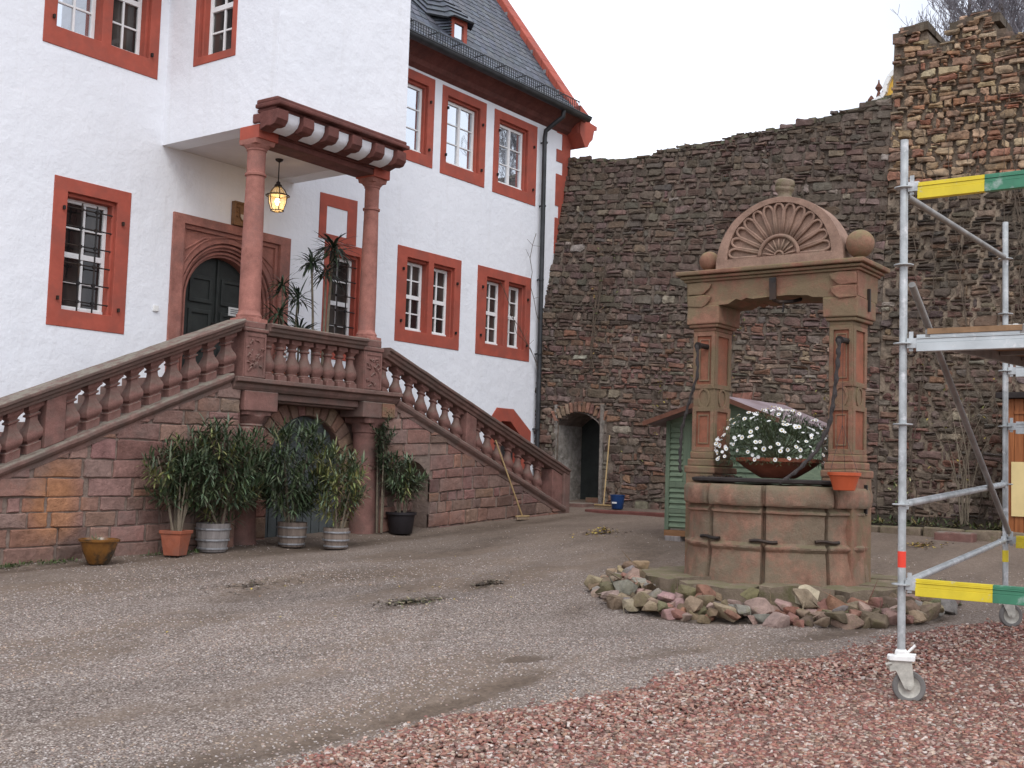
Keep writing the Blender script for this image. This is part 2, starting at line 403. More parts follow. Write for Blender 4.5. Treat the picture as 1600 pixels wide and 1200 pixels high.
# ------------------------------------------------------------------ terrain height
_cp = [(0,0,0),(3.3,5.5,.06),(6.7,1.5,.12),(7.45,2.4,.245),(10.9,2.6,.345),(6.7,11.5,.45),(8.5,11.3,.49),(10.5,11.5,.54),(12.3,11.5,.62),(17.2,11.5,.88),(19,12.5,.95),
       (19,8,.9),(19,4,.86),(14.2,7.8,.72),(9.4,4.2,.30),(17.9,4.3,.6+.2),(11.9,5.2,.42),(3,11.5,.36),(0,11,.3),(14,2,.55),(9,8,.42)]
A_ = np.array([[1, x, y, x*x, x*y, y*y] for x, y, z in _cp]); z_ = np.array([c[2] for c in _cp])
W_ = np.diag([1.0]*len(_cp)); W_[4, 4] = 1
K_ = np.linalg.lstsq(A_, z_, rcond=None)[0]
R_ = z_ - A_ @ K_
def gz(x, y):
    x = np.clip(x, -2, 21); y = np.clip(y, -2, 14.5)
    z = K_[0] + K_[1]*x + K_[2]*y + K_[3]*x*x + K_[4]*x*y + K_[5]*y*y
    num = 0; den = 1e-6 + 0.15
    for (cx, cy, _), r in zip(_cp, R_):
        w = np.exp(-((x-cx)**2 + (y-cy)**2) / 2.5); num = num + w*r; den = den + w
    return z + num/den
DAMP = [(5.5, 4.62, 0.75, 0.13, -0.15, 1.0), (6.3, 4.62, 0.45, 0.16, -0.1, 1.0), (6.95, 4.98, 0.38, 0.15, -0.5, 0.9), (4.5, 4.72, 1.0, 0.16, -0.05, 0.7), (3.6, 4.9, 0.9, 0.25, 0.0, 0.8), (3.2, 5.6, 0.5, 0.2, 0.2, 0.6),
        (7.4, 8.5, 0.8, 0.35, 0.3, 0.65), (6.4, 7.7, 0.9, 0.28, 0.5, 0.5), (5.2, 7.3, 0.9, 0.22, 0.5, 0.4), (8.3, 7.2, 0.9, 0.25, 0.2, 0.75), (9.6, 7.5, 0.7, 0.2, 0.4, 0.7), (9.0, 5.9, 0.9, 0.3, 0.3, 0.5), (7.3, 6.1, 1.2, 0.12, 0.55, 0.45),
        (7.9, 4.3, 1.1, 0.2, -0.25, 0.6), (9.6, 3.7, 0.9, 0.25, -0.2, 0.8), (10.9, 3.3, 0.9, 0.2, -0.2, 0.7), (13.0, 7.5, 1.5, 0.4, 0.6, 0.6), (12.0, 9.5, 2.0, 0.5, 0.3, 0.6), (6.5, 11.15, 3.4, 0.22, 0.02, 0.7), (11.0, 10.9, 3.5, 0.35, 0.03, 0.75), (15.0, 11.0, 3.0, 0.4, 0.04, 0.7)]
def damp(x, y):
    d = 0*np.asarray(x, dtype=float)
    for cx, cy, rx_, ry_, a, s in DAMP:
        ca, sa = math.cos(a), math.sin(a); u = (x-cx)*ca+(y-cy)*sa; w = -(x-cx)*sa+(y-cy)*ca
        d = np.maximum(d, s*np.exp(-(u/rx_)**2-(w/ry_)**2))
    return d
def gzu(x, y):
    """ground with gentle ruts"""
    z = gz(x, y)
    u = 0.55*x + 0.83*y; w = 0.83*x - 0.55*y
    z = z + 0.014*np.sin(u*2.6 + 0.8*np.sin(w*0.7)) * np.exp(-((y-5)**2)/18) * (np.abs(x) < 30) - 0.035*damp(x, y)
    return z + 0.008*np.sin(x*1.9+1.3*y)*np.cos(y*2.3-0.7*x)
# ------------------------------------------------------------------ camera
cam_d = bpy.data.cameras.new('camera'); cam = bpy.data.objects.new('camera', cam_d); COL.objects.link(cam)
Rm = [[0.59344529, 0.07692809, 0.80118959], [-0.80428445, 0.01857545, 0.59395411], [0.0308093, -0.99686359, 0.07289558]]
cam.matrix_world = Matrix(((Rm[0][0], -Rm[0][1], -Rm[0][2], 0), (Rm[1][0], -Rm[1][1], -Rm[1][2], 0), (Rm[2][0], -Rm[2][1], -Rm[2][2], 1.6), (0, 0, 0, 1)))
cam_d.sensor_width = 36; cam_d.lens = 36 * 1822.59 / 1600; cam_d.clip_start = 0.1; cam_d.clip_end = 2000
sc.camera = cam

# ------------------------------------------------------------------ ground
def grid_mesh(name, xs, ys, zf, mat, inside=None):
    X, Y = np.meshgrid(xs, ys); Z = zf(X, Y)
    V = np.stack([X.ravel(), Y.ravel(), Z.ravel()], 1)
    nx = len(xs); F = []
    for j in range(len(ys) - 1):
        for i in range(nx - 1):
            if inside and not inside(xs[i], ys[j]): continue
            a = j * nx + i; F.append((a, a + 1, a + nx + 1, a + nx))
    me = bpy.data.meshes.new(name); me.from_pydata(V.tolist(), [], F); me.shade_smooth()
    me.materials.append(M[mat]); o = bpy.data.objects.new(name, me); COL.objects.link(o)
    at = me.attributes.new('Damp', 'FLOAT', 'POINT'); at.data.foreach_set('value', damp(X, Y).ravel().astype(np.float32)); return o
xs = np.concatenate([[-600, -200, -60, -20, -8], np.arange(-4, 22, 0.09), [24, 30, 60, 200, 600]])
ys = np.concatenate([[-600, -200, -60, -20, -8], np.arange(-4, 14.6, 0.08), [16, 20, 30, 60, 200, 600]])
g = grid_mesh('ground', xs, ys, gzu, 'gravel'); setp(g, 'grey brown gravel of the castle courtyard', 'ground', kind='structure')

# red gravel sheet: in front of a wandering edge
EDGE = [(-6.0, 7.2), (1.0, 5.3), (4.01, 4.51), (5.35, 4.36), (6.23, 4.05), (7.4, 3.76), (8.77, 3.37), (10.7, 3.02), (11.61, 2.64), (13.5, 1.9), (18, 0.5)]
def edge_y(x):
    return np.interp(x, [e[0] for e in EDGE], [e[1] for e in EDGE]) + 0.07*np.sin(x*2.7) + 0.04*np.sin(x*7.1+1)
xs2 = np.arange(-4, 15, 0.1)
rows = 60; V = []; F = []
for i, x in enumerate(xs2):
    ye = float(edge_y(x))
    for j in range(rows):
        y = ye - (ye + 4) * (j / (rows - 1)); V.append((x, y, float(gzu(x, y)) + 0.004 + 0.03 * min(1, j / 8)))
for i in range(len(xs2) - 1):
    for j in range(rows - 1):
        a = i * rows + j; F.append((a, a + 1, a + rows + 1, a + rows))
me = bpy.data.meshes.new('red_gravel'); me.from_pydata(V, [], F); me.shade_smooth(); me.materials.append(M['red_gravel'])
o = bpy.data.objects.new('red_gravel_path', me); COL.objects.link(o); setp(o, 'reddish gravel strip across the foreground', 'path', kind='structure')

# scattered stone chips (uncountable)
def chips(name, n, fx, size, cols, label, smin=0.5, zoff=0.0):
    P = fx(n); n = len(P)
    base = np.array([(x, y, z) for z in (-1, 1) for y in (-1, 1) for x in (-1, 1)], dtype=float)
    s = size * rng.uniform(smin, 1.25, (n, 1, 3)); s[:, :, 2] *= 0.6
    v = base[None] * s * rng.uniform(0.6, 1.1, (n, 8, 3)) * 0.5
    a = rng.uniform(0, 2*PI, n); ca, sa = np.cos(a), np.sin(a)
    t = rng.normal(0, 0.35, n)
    v[:, :, 2] += v[:, :, 0] * t[:, None]
    x = v[:, :, 0]*ca[:, None] - v[:, :, 1]*sa[:, None]; y = v[:, :, 0]*sa[:, None] + v[:, :, 1]*ca[:, None]
    v[:, :, 0] = x + P[:, 0:1]; v[:, :, 1] = y + P[:, 1:2]; v[:, :, 2] += P[:, 2:3] + zoff
    f0 = np.array([(0, 2, 3, 1), (4, 5, 7, 6), (0, 1, 5, 4), (2, 6, 7, 3), (0, 4, 6, 2), (1, 3, 7, 5)])
    f = (f0[None] + (np.arange(n) * 8)[:, None, None]).reshape(-1)
    me = bpy.data.meshes.new(name); me.vertices.add(n*8); me.vertices.foreach_set('co', v.ravel())
    me.loops.add(n*24); me.loops.foreach_set('vertex_index', f.astype(np.int32))
    me.polygons.add(n*6); me.polygons.foreach_set('loop_start', np.arange(n*6, dtype=np.int32)*4)
    me.update(calc_edges=True)
    cols = np.array(cols); pick = cols[rng.integers(0, len(cols), n)] * rng.uniform(0.75, 1.25, (n, 1))
    cc = np.concatenate([pick, np.ones((n, 1))], 1); cc = np.repeat(cc, 8, 0)
    at = me.color_attributes.new('Col', 'FLOAT_COLOR', 'POINT'); at.data.foreach_set('color', cc.astype(np.float32).ravel())
    me.materials.append(M['chips']); o = bpy.data.objects.new(name, me); COL.objects.link(o)
    return setp(o, label, 'gravel', kind='stuff')
def visible(x, y):
    # rough view wedge of the courtyard, kept a little wider than the frame
    ang = np.arctan2(y, x); return (ang > math.radians(6)) & (ang < math.radians(66))
def fx_red(n):
    x = rng.uniform(2.0, 14.0, n*3); y = rng.uniform(-0.5, 6.0, n*3)
    e = edge_y(x) + rng.exponential(0.05, n*3) * (rng.random(n*3) < 0.5)
    d = np.hypot(x, y)
    k = (y < e) & visible(x, y) & (d > 4.6) & (rng.random(n*3) < np.clip((7.0/d)**2.4, 0.05, 1))
    x, y = x[k][:n], y[k][:n]
    return np.stack([x, y, gzu(x, y) + np.where(y < edge_y(x), 0.004 + 0.03*np.clip((edge_y(x)-y)/0.6, 0, 1), 0)], 1)
chips('red_stone_chips', 52000, fx_red, 0.026, [(0.30, 0.14, 0.105), (0.36, 0.195, 0.15), (0.25, 0.11, 0.085), (0.43, 0.285, 0.23), (0.34, 0.20, 0.14), (0.52, 0.44, 0.39), (0.29, 0.13, 0.11), (0.17, 0.09, 0.075), (0.42, 0.32, 0.25), (0.36, 0.25, 0.21), (0.22, 0.14, 0.11), (0.19, 0.13, 0.10)], 'loose red stone chips on the foreground strip')
def fx_grey(n):
    x = rng.uniform(1.5, 15.0, n*4); y = rng.uniform(1.0, 12, n*4); d = np.hypot(x, y)
    k = (y > edge_y(x) - 0.0) & visible(x, y) & (d > 4.8) & (rng.random(n*4) < np.clip((6.5/d)**2.2, 0.04, 1))
    pn = np.sin(x*0.9+y*1.7)*np.sin(y*0.8-x*0.5+2)
    k &= rng.random(n*4) > damp(x, y)*1.2
    k &= (pn > -0.35) | (rng.random(n*4) < 0.15)
    k &= rng.random(n*4) > np.clip((x-7.5)/6, 0, 0.8)
    x, y = x[k][:n], y[k][:n]
    return np.stack([x, y, gzu(x, y)], 1)
chips('grey_gravel_chips', 80000, fx_grey, 0.0135, [(0.31, 0.265, 0.24), (0.42, 0.37, 0.34), (0.20, 0.16, 0.14), (0.42, 0.37, 0.34), (0.34, 0.25, 0.21), (0.28, 0.225, 0.20), (0.40, 0.31, 0.24)], 'loose grey gravel chips over the courtyard')

# ------------------------------------------------------------------ stone walls from single stones
def clip_half(poly, f):
    out = []
    for i in range(len(poly)):
        a, b2 = poly[i], poly[(i+1) % len(poly)]; fa, fb = f(a), f(b2)
        if fa >= 0: out.append(a)
        if fa * fb < 0:
            t = fa / (fa - fb); out.append((a[0]+(b2[0]-a[0])*t, a[1]+(b2[1]-a[1])*t))
    return out
def add_stone(mb, poly, P, relief, col, inset=0.018, rough=0.3, back=0.02):
    global TINT
    k = len(poly)
    if k < 3: return
    cx = sum(p[0] for p in poly)/k; cy = sum(p[1] for p in poly)/k
    w = max(p[0] for p in poly)-min(p[0] for p in poly); h = max(p[1] for p in poly)-min(p[1] for p in poly)
    if w < 0.03 or h < 0.03: return
    sx = max(0.4, 1 - 2*inset/w); sy = max(0.4, 1 - 2*inset/h)
    r1 = relief * random.uniform(0.7, 1.15)
    tx, ty = random.uniform(-rough, rough)*relief/w*2, random.uniform(-rough, rough)*relief/h*2
    V = []; 
    for q, dd, s1, s2 in ((0, back, 1, 1), (1, -r1*0.45, 1, 1), (2, -r1, sx, sy)):
        for p in poly:
            a = cx+(p[0]-cx)*s1; b2 = cy+(p[1]-cy)*s2
            d = dd + (tx*(a-cx)+ty*(b2-cy) if q == 2 else 0) + (random.uniform(-.12, .12)*relief if q else 0)
            V.append(P(a, b2, d))
    V.append(P(cx+random.uniform(-.1, .1)*w, cy+random.uniform(-.1, .1)*h, -r1*random.uniform(0.95, 1.35)))
    F = []
    for q in (0, 1):
        for i in range(k):
            j = (i+1) % k; F.append((q*k+i, q*k+j, (q+1)*k+j, (q+1)*k+i))
    for i in range(k): F.append((2*k+i, 2*k+(i+1) % k, 3*k))
    o_ = len(mb.V); mb.add(V, F, col)
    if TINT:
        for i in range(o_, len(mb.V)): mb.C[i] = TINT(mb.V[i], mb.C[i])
TINT = None
def courses(a0, a1, z0, z1, hr, wr, tilt=lambda a, z: 0, jitter=0.25, gap=0.012, cut=0.3, split=0.12, wav=0.02):
    """yield irregular stone polygons (a, z) filling a rectangle in rough courses"""
    z = z0; wob = [random.uniform(0, 6) for _ in range(3)]
    edges = None
    def line(zb, a, k): return zb + wav*(noise.noise(Vector((a*1.3, k*7.3, 0)))) + tilt(a, zb)
    k = 0; nxt = z
    while z < z1:
        h = random.uniform(*hr); nz = z + h
        a = a0 - random.uniform(0, wr[0])
        while a < a1:
            w = random.uniform(*wr) * (1 if h > sum(hr)/2 else 0.8); b2 = a + w
            l0, l1 = line(z, a, k), line(z, b2, k); u0, u1 = line(nz, a, k+1), line(nz, b2, k+1)
            def rc(): return random.uniform(0, 1) * jitter * 0.08
            g2 = gap/2
            if random.random() < split and h > hr[0]*1.2:
                mz = random.uniform(.4, .6)
                cells = [(l0, l1, l0+(u0-l0)*mz, l1+(u1-l1)*mz), (l0+(u0-l0)*mz, l1+(u1-l1)*mz, u0, u1)]
            else: cells = [(l0, l1, u0, u1)]
            for (q0, q1, t0, t1) in cells:
                hh = (t0-q0); cc = min(cut*hh, cut*w)
                def r(): return random.uniform(0.0, 1.0)*cc
                aa, bb = a+g2+rc(), b2-g2-rc(); m1 = (aa+bb)/2
                r1, r2, r3, r4 = r(), r(), r(), r()
                poly = [(aa+r1, q0+g2), (m1, (q0+q1)/2+g2+rc()*.4), (bb-r2, q1+g2), (bb, q1+g2+r2*.8), (bb-rc()*.4, (q1+t1)/2), (bb, t1-g2-r3*.8), (bb-r3, t1-g2), (m1, (t0+t1)/2-g2-rc()*.4), (aa+r4, t0-g2), (aa, t0-g2-r4*.8), (aa+rc()*.4, (q0+t0)/2), (aa, q0+g2+r1*.8)]
                yield poly, (aa+bb)/2, (q0+t1)/2
            a = b2
        z = nz; k += 1

# ------------------------------------------------------------------ rampart
PRF = [(-0.5, 18.80), (0.9, 19.0), (2.2, 19.03), (3.3, 19.06), (4.6, 19.16), (6.3, 19.58), (7.9, 19.93), (10, 20.1)]
def rx(z, y):
    b = float(np.interp(z, [p[0] for p in PRF], [p[1] for p in PRF]))
    s = min(1, max(0, (13.5 - y) / 6)); plumb = 19.35 + 0.06*(z-1)
    return b*(1-s*0.6) + plumb*s*0.6
def rdeep(a, h, d): return (rx(h, a) + d, a, h)
TOPL = [(13.6, 8.17), (13.0, 8.05), (12.3, 7.92), (11.75, 7.90), (11.3, 7.93), (11.25, 7.99), (10.8, 7.98), (10.3, 7.97), (9.8, 8.0), (9.75, 8.04), (9.0, 8.05), (8.4, 8.07), (8.1, 8.11), (7.6, 8.16), (7.2, 8.22), (6.68, 8.30)]
def top_left(a): return float(np.interp(-a, [-t[0] for t in TOPL], [t[1] for t in TOPL]))
TW = [(6.66, 9.42), (6.4, 9.46), (6.08, 9.50), (6.06, 9.07), (5.9, 9.05), (5.68, 9.04), (5.66, 9.28), (5.61, 9.40), (5.4, 9.46), (5.2, 9.55), (5.06, 9.50), (5.04, 9.40), (4.93, 9.40), (4.88, 9.12), (4.7, 9.0), (4.4, 9.02), (4.0, 9.1), (3.0, 9.1), (1.0, 9.1)]
def top_tower(a): return float(np.interp(-a, [-t[0] for t in TW], [t[1] for t in TW]))
DOOR = (11.98, 12.98, 0.7, 2.50, 2.74)     # y0, y1, sill, spring, crown
def in_door(a, z, m=0.0):
    if not (DOOR[0]-m < a < DOOR[1]+m and z > 0.2): return False
    t = (a-(DOOR[0]+DOOR[1])/2)/((DOOR[1]-DOOR[0])/2)
    return z < DOOR[3] + (DOOR[4]-DOOR[3])*(1-min(1, t*t)) + m
def rcol(a, z):
    n = noise.noise(Vector((a*0.35, z*0.35, 3)))
    if a < 6.68 and 5.1 + 0.5*n < z < 6.6 + 0.4*n and a > 3.9 + 2*n and random.random() < 0.75: return vary(random.choice([(0.075, 0.058, 0.045), (0.10, 0.075, 0.058), (0.06, 0.05, 0.042), (0.13, 0.085, 0.06)]), 0.2)
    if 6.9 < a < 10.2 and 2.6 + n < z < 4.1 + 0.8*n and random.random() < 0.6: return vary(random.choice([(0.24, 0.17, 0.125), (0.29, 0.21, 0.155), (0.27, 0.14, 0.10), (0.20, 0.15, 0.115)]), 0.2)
    if a < 6.68 and z > 6.6 + 0.4*n: return vary(random.choice([(0.38, 0.265, 0.16), (0.33, 0.21, 0.13), (0.28, 0.165, 0.115), (0.42, 0.31, 0.20), (0.27, 0.175, 0.12), (0.33, 0.16, 0.10), (0.40, 0.28, 0.18)]), 0.2)
    elif a < 6.68 and z > 3.5: c = random.choice([(0.17, 0.11, 0.08), (0.22, 0.15, 0.10), (0.13, 0.09, 0.075), (0.16, 0.085, 0.065), (0.085, 0.065, 0.055)])
    elif z < 4.6 + n: c = random.choice([(0.17, 0.105, 0.085), (0.19, 0.10, 0.08), (0.145, 0.095, 0.08), (0.21, 0.14, 0.115), (0.24, 0.11, 0.075), (0.16, 0.125, 0.10)])
    else: c = random.choice([(0.135, 0.092, 0.072), (0.155, 0.10, 0.08), (0.115, 0.082, 0.066), (0.175, 0.12, 0.095), (0.14, 0.085, 0.07), (0.12, 0.098, 0.082)])
    if random.random() < 0.02: c = (0.30, 0.25, 0.20)
    g = sum(c)/3; b_ = (g*1.18, g*0.97, g*0.78); c = tuple(0.97*(0.72*v+0.28*w) for v, w in zip(c, b_))
    return vary(c, 0.24, 0.08)
def wall_shell(mb, a0, a1, topf, hole=None, step=0.1, thick=1.5, c=(0.15, 0.12, 0.095), dd=0.014):
    """mortar face behind the stones + top and back"""
    n = int(round((a1-a0)/step)); As = [a0 + (a1-a0)*i/n for i in range(n+1)]
    for i in range(n):
        l, r = As[i], As[i+1]; tl, tr = topf(l)-0.05, topf(r)-0.05; zs = np.arange(-0.5, min(tl, tr)-0.12, 0.12).tolist()
        zz = zs
        for k in range(len(zz)):
            z0 = zz[k]; last = k == len(zz)-1
            q = [(l, z0), (r, z0), (r, tr if last else zz[k+1]), (l, tl if last else zz[k+1])]
            if hole and hole((l+r)/2, z0+0.06): continue
            nn = 0.5+0.5*noise.noise(Vector((l*0.6, z0*0.6, 9)))
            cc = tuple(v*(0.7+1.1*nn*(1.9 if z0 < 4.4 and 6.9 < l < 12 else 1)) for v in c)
            mb.add([rdeep(p[0], p[1], dd + 0.018*noise.noise(Vector((p[0]*7, p[1]*7, 0)))) for p in q], [(0, 1, 2, 3)], cc)
        mb.add([rdeep(l, tl, dd), rdeep(r, tr, dd), (rx(tr, r)+thick, r, tr), (rx(tl, l)+thick, l, tl)], [(0, 1, 2, 3)], c)
        mb.add([(rx(tl, l)+thick, l, tl), (rx(tr, r)+thick, r, tr), (rx(tr, r)+thick, r, -0.5), (rx(tl, l)+thick, l, -0.5)], [(0, 1, 2, 3)], c) if not (hole and hole((l+r)/2, 1.0)) else None
    for a in (a0, a1):
        t = topf(a)-0.05
        zs = np.linspace(-0.5, t, 8)
        for k in range(7):
            mb.add([rdeep(a, zs[k], dd), rdeep(a, zs[k+1], dd), (rx(t, a)+thick, a, zs[k+1]), (rx(t, a)+thick, a, zs[k])], [(0, 1, 2, 3)], c)
rw = thing('rampart_wall', 'tall dark rubble stone castle wall closing the courtyard behind the well', 'wall', (19.2, 8, 0.9))
mb = MB()
wall_shell(mb, 6.66, 13.75, top_left, in_door, c=(0.115, 0.09, 0.072))
tilt = lambda a, z: 0.075*(a-13.5)*min(1, max(0, (z-1.2)/4))
for poly, a, z in courses(6.6, 13.85, 0.35, 9.1, (0.065, 0.165), (0.13, 0.46), tilt, 0.55, 0.006, 0.46, 0.14, 0.065):
    if z > top_left(min(13.6, max(6.68, a))) + 0.02 or in_door(a, z, 0.16): continue
    if a < 6.68: continue
    poly = [(max(6.66, p[0]), p[1]) for p in poly]
    if a > 13.3: poly = [(min(13.8, p[0]), p[1]) for p in poly]
    add_stone(mb, poly, rdeep, random.uniform(0.014, 0.045), rcol(a, z), 0.018, 0.8)
# brick voussoirs over the door
for i in range(13):
    t = -1 + 2*(i+0.5)/13; am = (DOOR[0]+DOOR[1])/2 + t*0.56; z0 = DOOR[3]+0.02+(DOOR[4]-DOOR[3])*(1-t*t*0.9)
    w = 0.036; sl = t*0.10
    add_stone(mb, [(am-w, z0), (am+w, z0), (am+w+sl, z0+0.2), (am-w+sl, z0+0.2)], rdeep, 0.04, vary(random.choice([(0.30, 0.16, 0.11), (0.22, 0.12, 0.09), (0.27, 0.20, 0.14)]), 0.2), 0.008, 0.2)
# plastered pale strips beside the door
for (y0, y1, z0, z1) in ((11.80, 11.97, 0.85, 2.5), (12.99, 13.25, 0.95, 2.6)):
    for poly, a, z in courses(y0, y1, z0, z1, (0.12, 0.2), (0.1, 0.2), lambda a, z: 0, 0.3, 0.01, 0.3):
        add_stone(mb, [(min(y1, max(y0, p[0])), p[1]) for p in poly], rdeep, 0.03, vary((0.20, 0.17, 0.14), 0.1), 0.01)
mb.build('curtain_wall', 'rubble', rw, recalc=True)
# top growth / capping stones
mb = MB()
for i in range(150):
    a = 6.7 + i*0.047; z = top_left(a) - 0.05
    poly = [(a-0.1, z-0.02), (a+0.1, z-0.02), (a+0.1+random.uniform(-.03, .03), z+random.uniform(0.03, 0.09)), (a-0.1+random.uniform(-.03, .03), z+random.uniform(0.03, 0.09))]
    if i % 3: continue
    for dd in (0.0, 0.35, 0.7):
        x = rx(z, a)+dd; mb.box(x-0.02+random.uniform(0, .05), x+0.33, a-random.uniform(.05, .14), a+random.uniform(.05, .14), z-0.03, z+random.uniform(0.03, 0.085), vary((0.13, 0.12, 0.08), 0.3))
mb.build('wall_capping', 'rubble', rw)
mb = MB()
tw_deep = lambda a, h, d: (rx(h, a) - (0.05 if h > 6.6 else 0.001) + d, a, h)
wall_shell(mb, 1.0, 6.655, lambda a: top_tower(a) - 0.02, None, 0.11, 1.2, (0.20, 0.155, 0.115), 0.012)
for poly, a, z in courses(1.0, 6.66, 0.35, 9.9, (0.05, 0.15), (0.10, 0.42), lambda a, z: 0.03*(a-6), 0.6, 0.008, 0.48, 0.18, 0.07):
    if z > top_tower(a) + 0.015 or a > 6.64: continue
    poly = [(min(6.66, p[0]), p[1]) for p in poly]
    tp = top_tower(a)+0.05
    poly = [(p[0], min(tp, p[1])) for p in poly]
    add_stone(mb, poly, tw_deep, random.uniform(0.016, 0.05), rcol(a, z), 0.022, 0.8)
mb.build('battlement', 'rubble', rw)
mb = MB()      # battlement top growth and merlon reveals
a = 3.0
while a < 6.64:
    z = top_tower(a) - 0.07
    for dd in (0.0, 0.4, 0.8):
        mb.box(rx(z, a)-0.07+dd, rx(z, a)+0.36+dd, a-0.07, min(6.66, a+0.08), z-0.05, z+random.uniform(0.04, 0.11), vary((0.12, 0.09, 0.065), 0.3))
    a += random.uniform(0.07, 0.13)
mb.build('battlement_capping', 'rubble', rw)
# passage behind the doorway
mb = MB()
x0, x1 = 19.03, 20.75; y0, y1 = DOOR[0], DOOR[1]
mb.box(x0, x1, y1+0.005, y1+0.06, 0.6, 2.9, (0.33, 0.30, 0.27)); mb.box(x0, x1, y0-0.06, y0-0.005, 0.6, 2.9, (0.26, 0.23, 0.20))
mb.box(x0, x1, y0, y1, 0.6, 0.98, (0.2, 0.16, 0.14))
Vv = []; n = 12
for i in range(n+1):
    t = -1+2*i/n; yy = (y0+y1)/2+t*(y1-y0)/2; zz = DOOR[3]+(DOOR[4]-DOOR[3])*(1-t*t)
    Vv += [(x0+0.02, yy, zz), (x1, yy, zz)]
mb.add(Vv, [(2*i, 2*i+1, 2*i+3, 2*i+2) for i in range(n)], (0.2, 0.16, 0.14))
mb.build('passage_lining', 'rubble', rw)
mb = MB(); mb.box(19.95, 20.0, 12.22, 12.98, 1.0, 2.7); mb.box(19.9, 20.05, 12.14, 12.22, 0.98, 2.7)
mb.build('passage_door', 'door_green', rw)
mb = MB(); mb.box(19.55, 19.95, 12.0, 12.6, 0.98, 1.09); mb.build('inner_step', 'well_base', rw, bevel=0.01)
# steps
mb = MB(); mb.box(18.45, 19.05, 11.95, 13.25, 0.80, 1.0); mb.build('step', 'sand_rail', rw, bevel=0.012, jitter=0.01)
mb = MB(); mb.box(18.1, 18.46, 11.8, 13.0, 0.7, 0.91); mb.build('step', 'sand_rail', rw, bevel=0.012, jitter=0.01)
mb = MB(); mb.box(17.75, 18.05, 9.6, 11.45, 0.8, 0.93)
o = mb.build('stone_kerb', 'sand_dark', bevel=0.02, jitter=0.015); recenter(o, (17.9, 10.5, 0.85)); setp(o, 'long low stone kerb at the foot of the castle wall under the broom and bucket', 'kerb')
# ------------------------------------------------------------------ the white house
house = thing('castle_house', 'white plastered castle house with red window surrounds, slate roof and a columned bay', 'building', (12, 13.5, 0.6))
YF = 13.5
rect = lambda x0, x1, z0, z1: [(x0, z0), (x1, z0), (x1, z1), (x0, z1)]
# surrounds: (outer rect, openings, depth, glass, grille)
WIN = [
 ((8.27, 9.41, 3.25, 5.17), [(8.50, 9.17, 3.47, 4.95)], 0.16, 'dark', True, 2, 'grated red framed window left of the house door'),
 ((7.99, 9.72, 6.84, 8.9), [(8.20, 8.82, 7.09, 8.62), (8.97, 9.53, 7.09, 8.62)], 0.16, 'mixed', False, 2, 'double window high on the left, left of the bay'),
 ((13.05, 14.02, 3.28, 5.185), [(13.22, 13.83, 3.46, 4.98)], 0.15, 'dark', True, 2, 'grated red framed window behind the palm plants'),
 ((14.78, 16.52, 3.745, 5.405), [(15.07, 15.61, 3.96, 5.19), (15.75, 16.31, 3.96, 5.19)], 0.15, 'dark', False, 2, 'left one of the two double windows beside the downpipe'),
 ((17.02, 18.74, 3.74, 5.41), [(17.34, 17.87, 3.96, 5.19), (18.0, 18.53, 3.96, 5.19)], 0.15, 'dark', False, 2, 'double window nearest the downpipe, lower floor'),
 ((14.25, 15.6, 6.93, 8.55), [(14.52, 15.39, 7.13, 8.34)], 0.11, 'sky', False, 2, 'upper window half hidden by the bay'),
 ((15.82, 17.12, 6.905, 8.53), [(16.01, 16.9, 7.13, 8.33)], 0.11, 'sky', False, 2, 'middle upper window under the eaves'),
 ((17.38, 18.80, 6.89, 8.51), [(17.58, 18.46, 7.11, 8.31)], 0.11, 'sky', False, 2, 'upper window nearest the downpipe, under the eaves'),
]
holes = [rect(o[0][0], o[0][1], o[0][2], o[0][3]) for o in WIN]
CELL = [(17.5, 1.3), (18.88, 1.3), (18.88, 2.36), (18.28, 2.77), (17.74, 2.77), (17.5, 2.5)]
holes.append(CELL)
DOORO = rect(10.11, 12.30, 2.60, 5.055)
holes.append(DOORO)
mb = MB(); mb.prism([(3.0, -0.5), (20.0, -0.5), (20.0, 8.9), (3.0, 8.9)], 0, 0.45, PX, holes)
mb.build('front_wall', 'plaster', house)
mb = MB()
mb.add([(20.0, 13.95, -0.5), (20.0, 22.5, -0.5), (20.0, 22.5, 8.9), (20.0, 18.0, 15.3), (20.0, 13.95, 9.6)], [(0, 1, 2, 3, 4)])
mb.add([(3.0, 13.95, -0.5), (3.0, 22.5, -0.5), (3.0, 22.5, 8.9), (3.0, 18.0, 15.3), (3.0, 13.95, 9.6)], [(4, 3, 2, 1, 0)])
mb.box(3.0, 20.0, 22.3, 22.5, -0.5, 8.9)
mb.build('gable_wall', 'plaster', house)

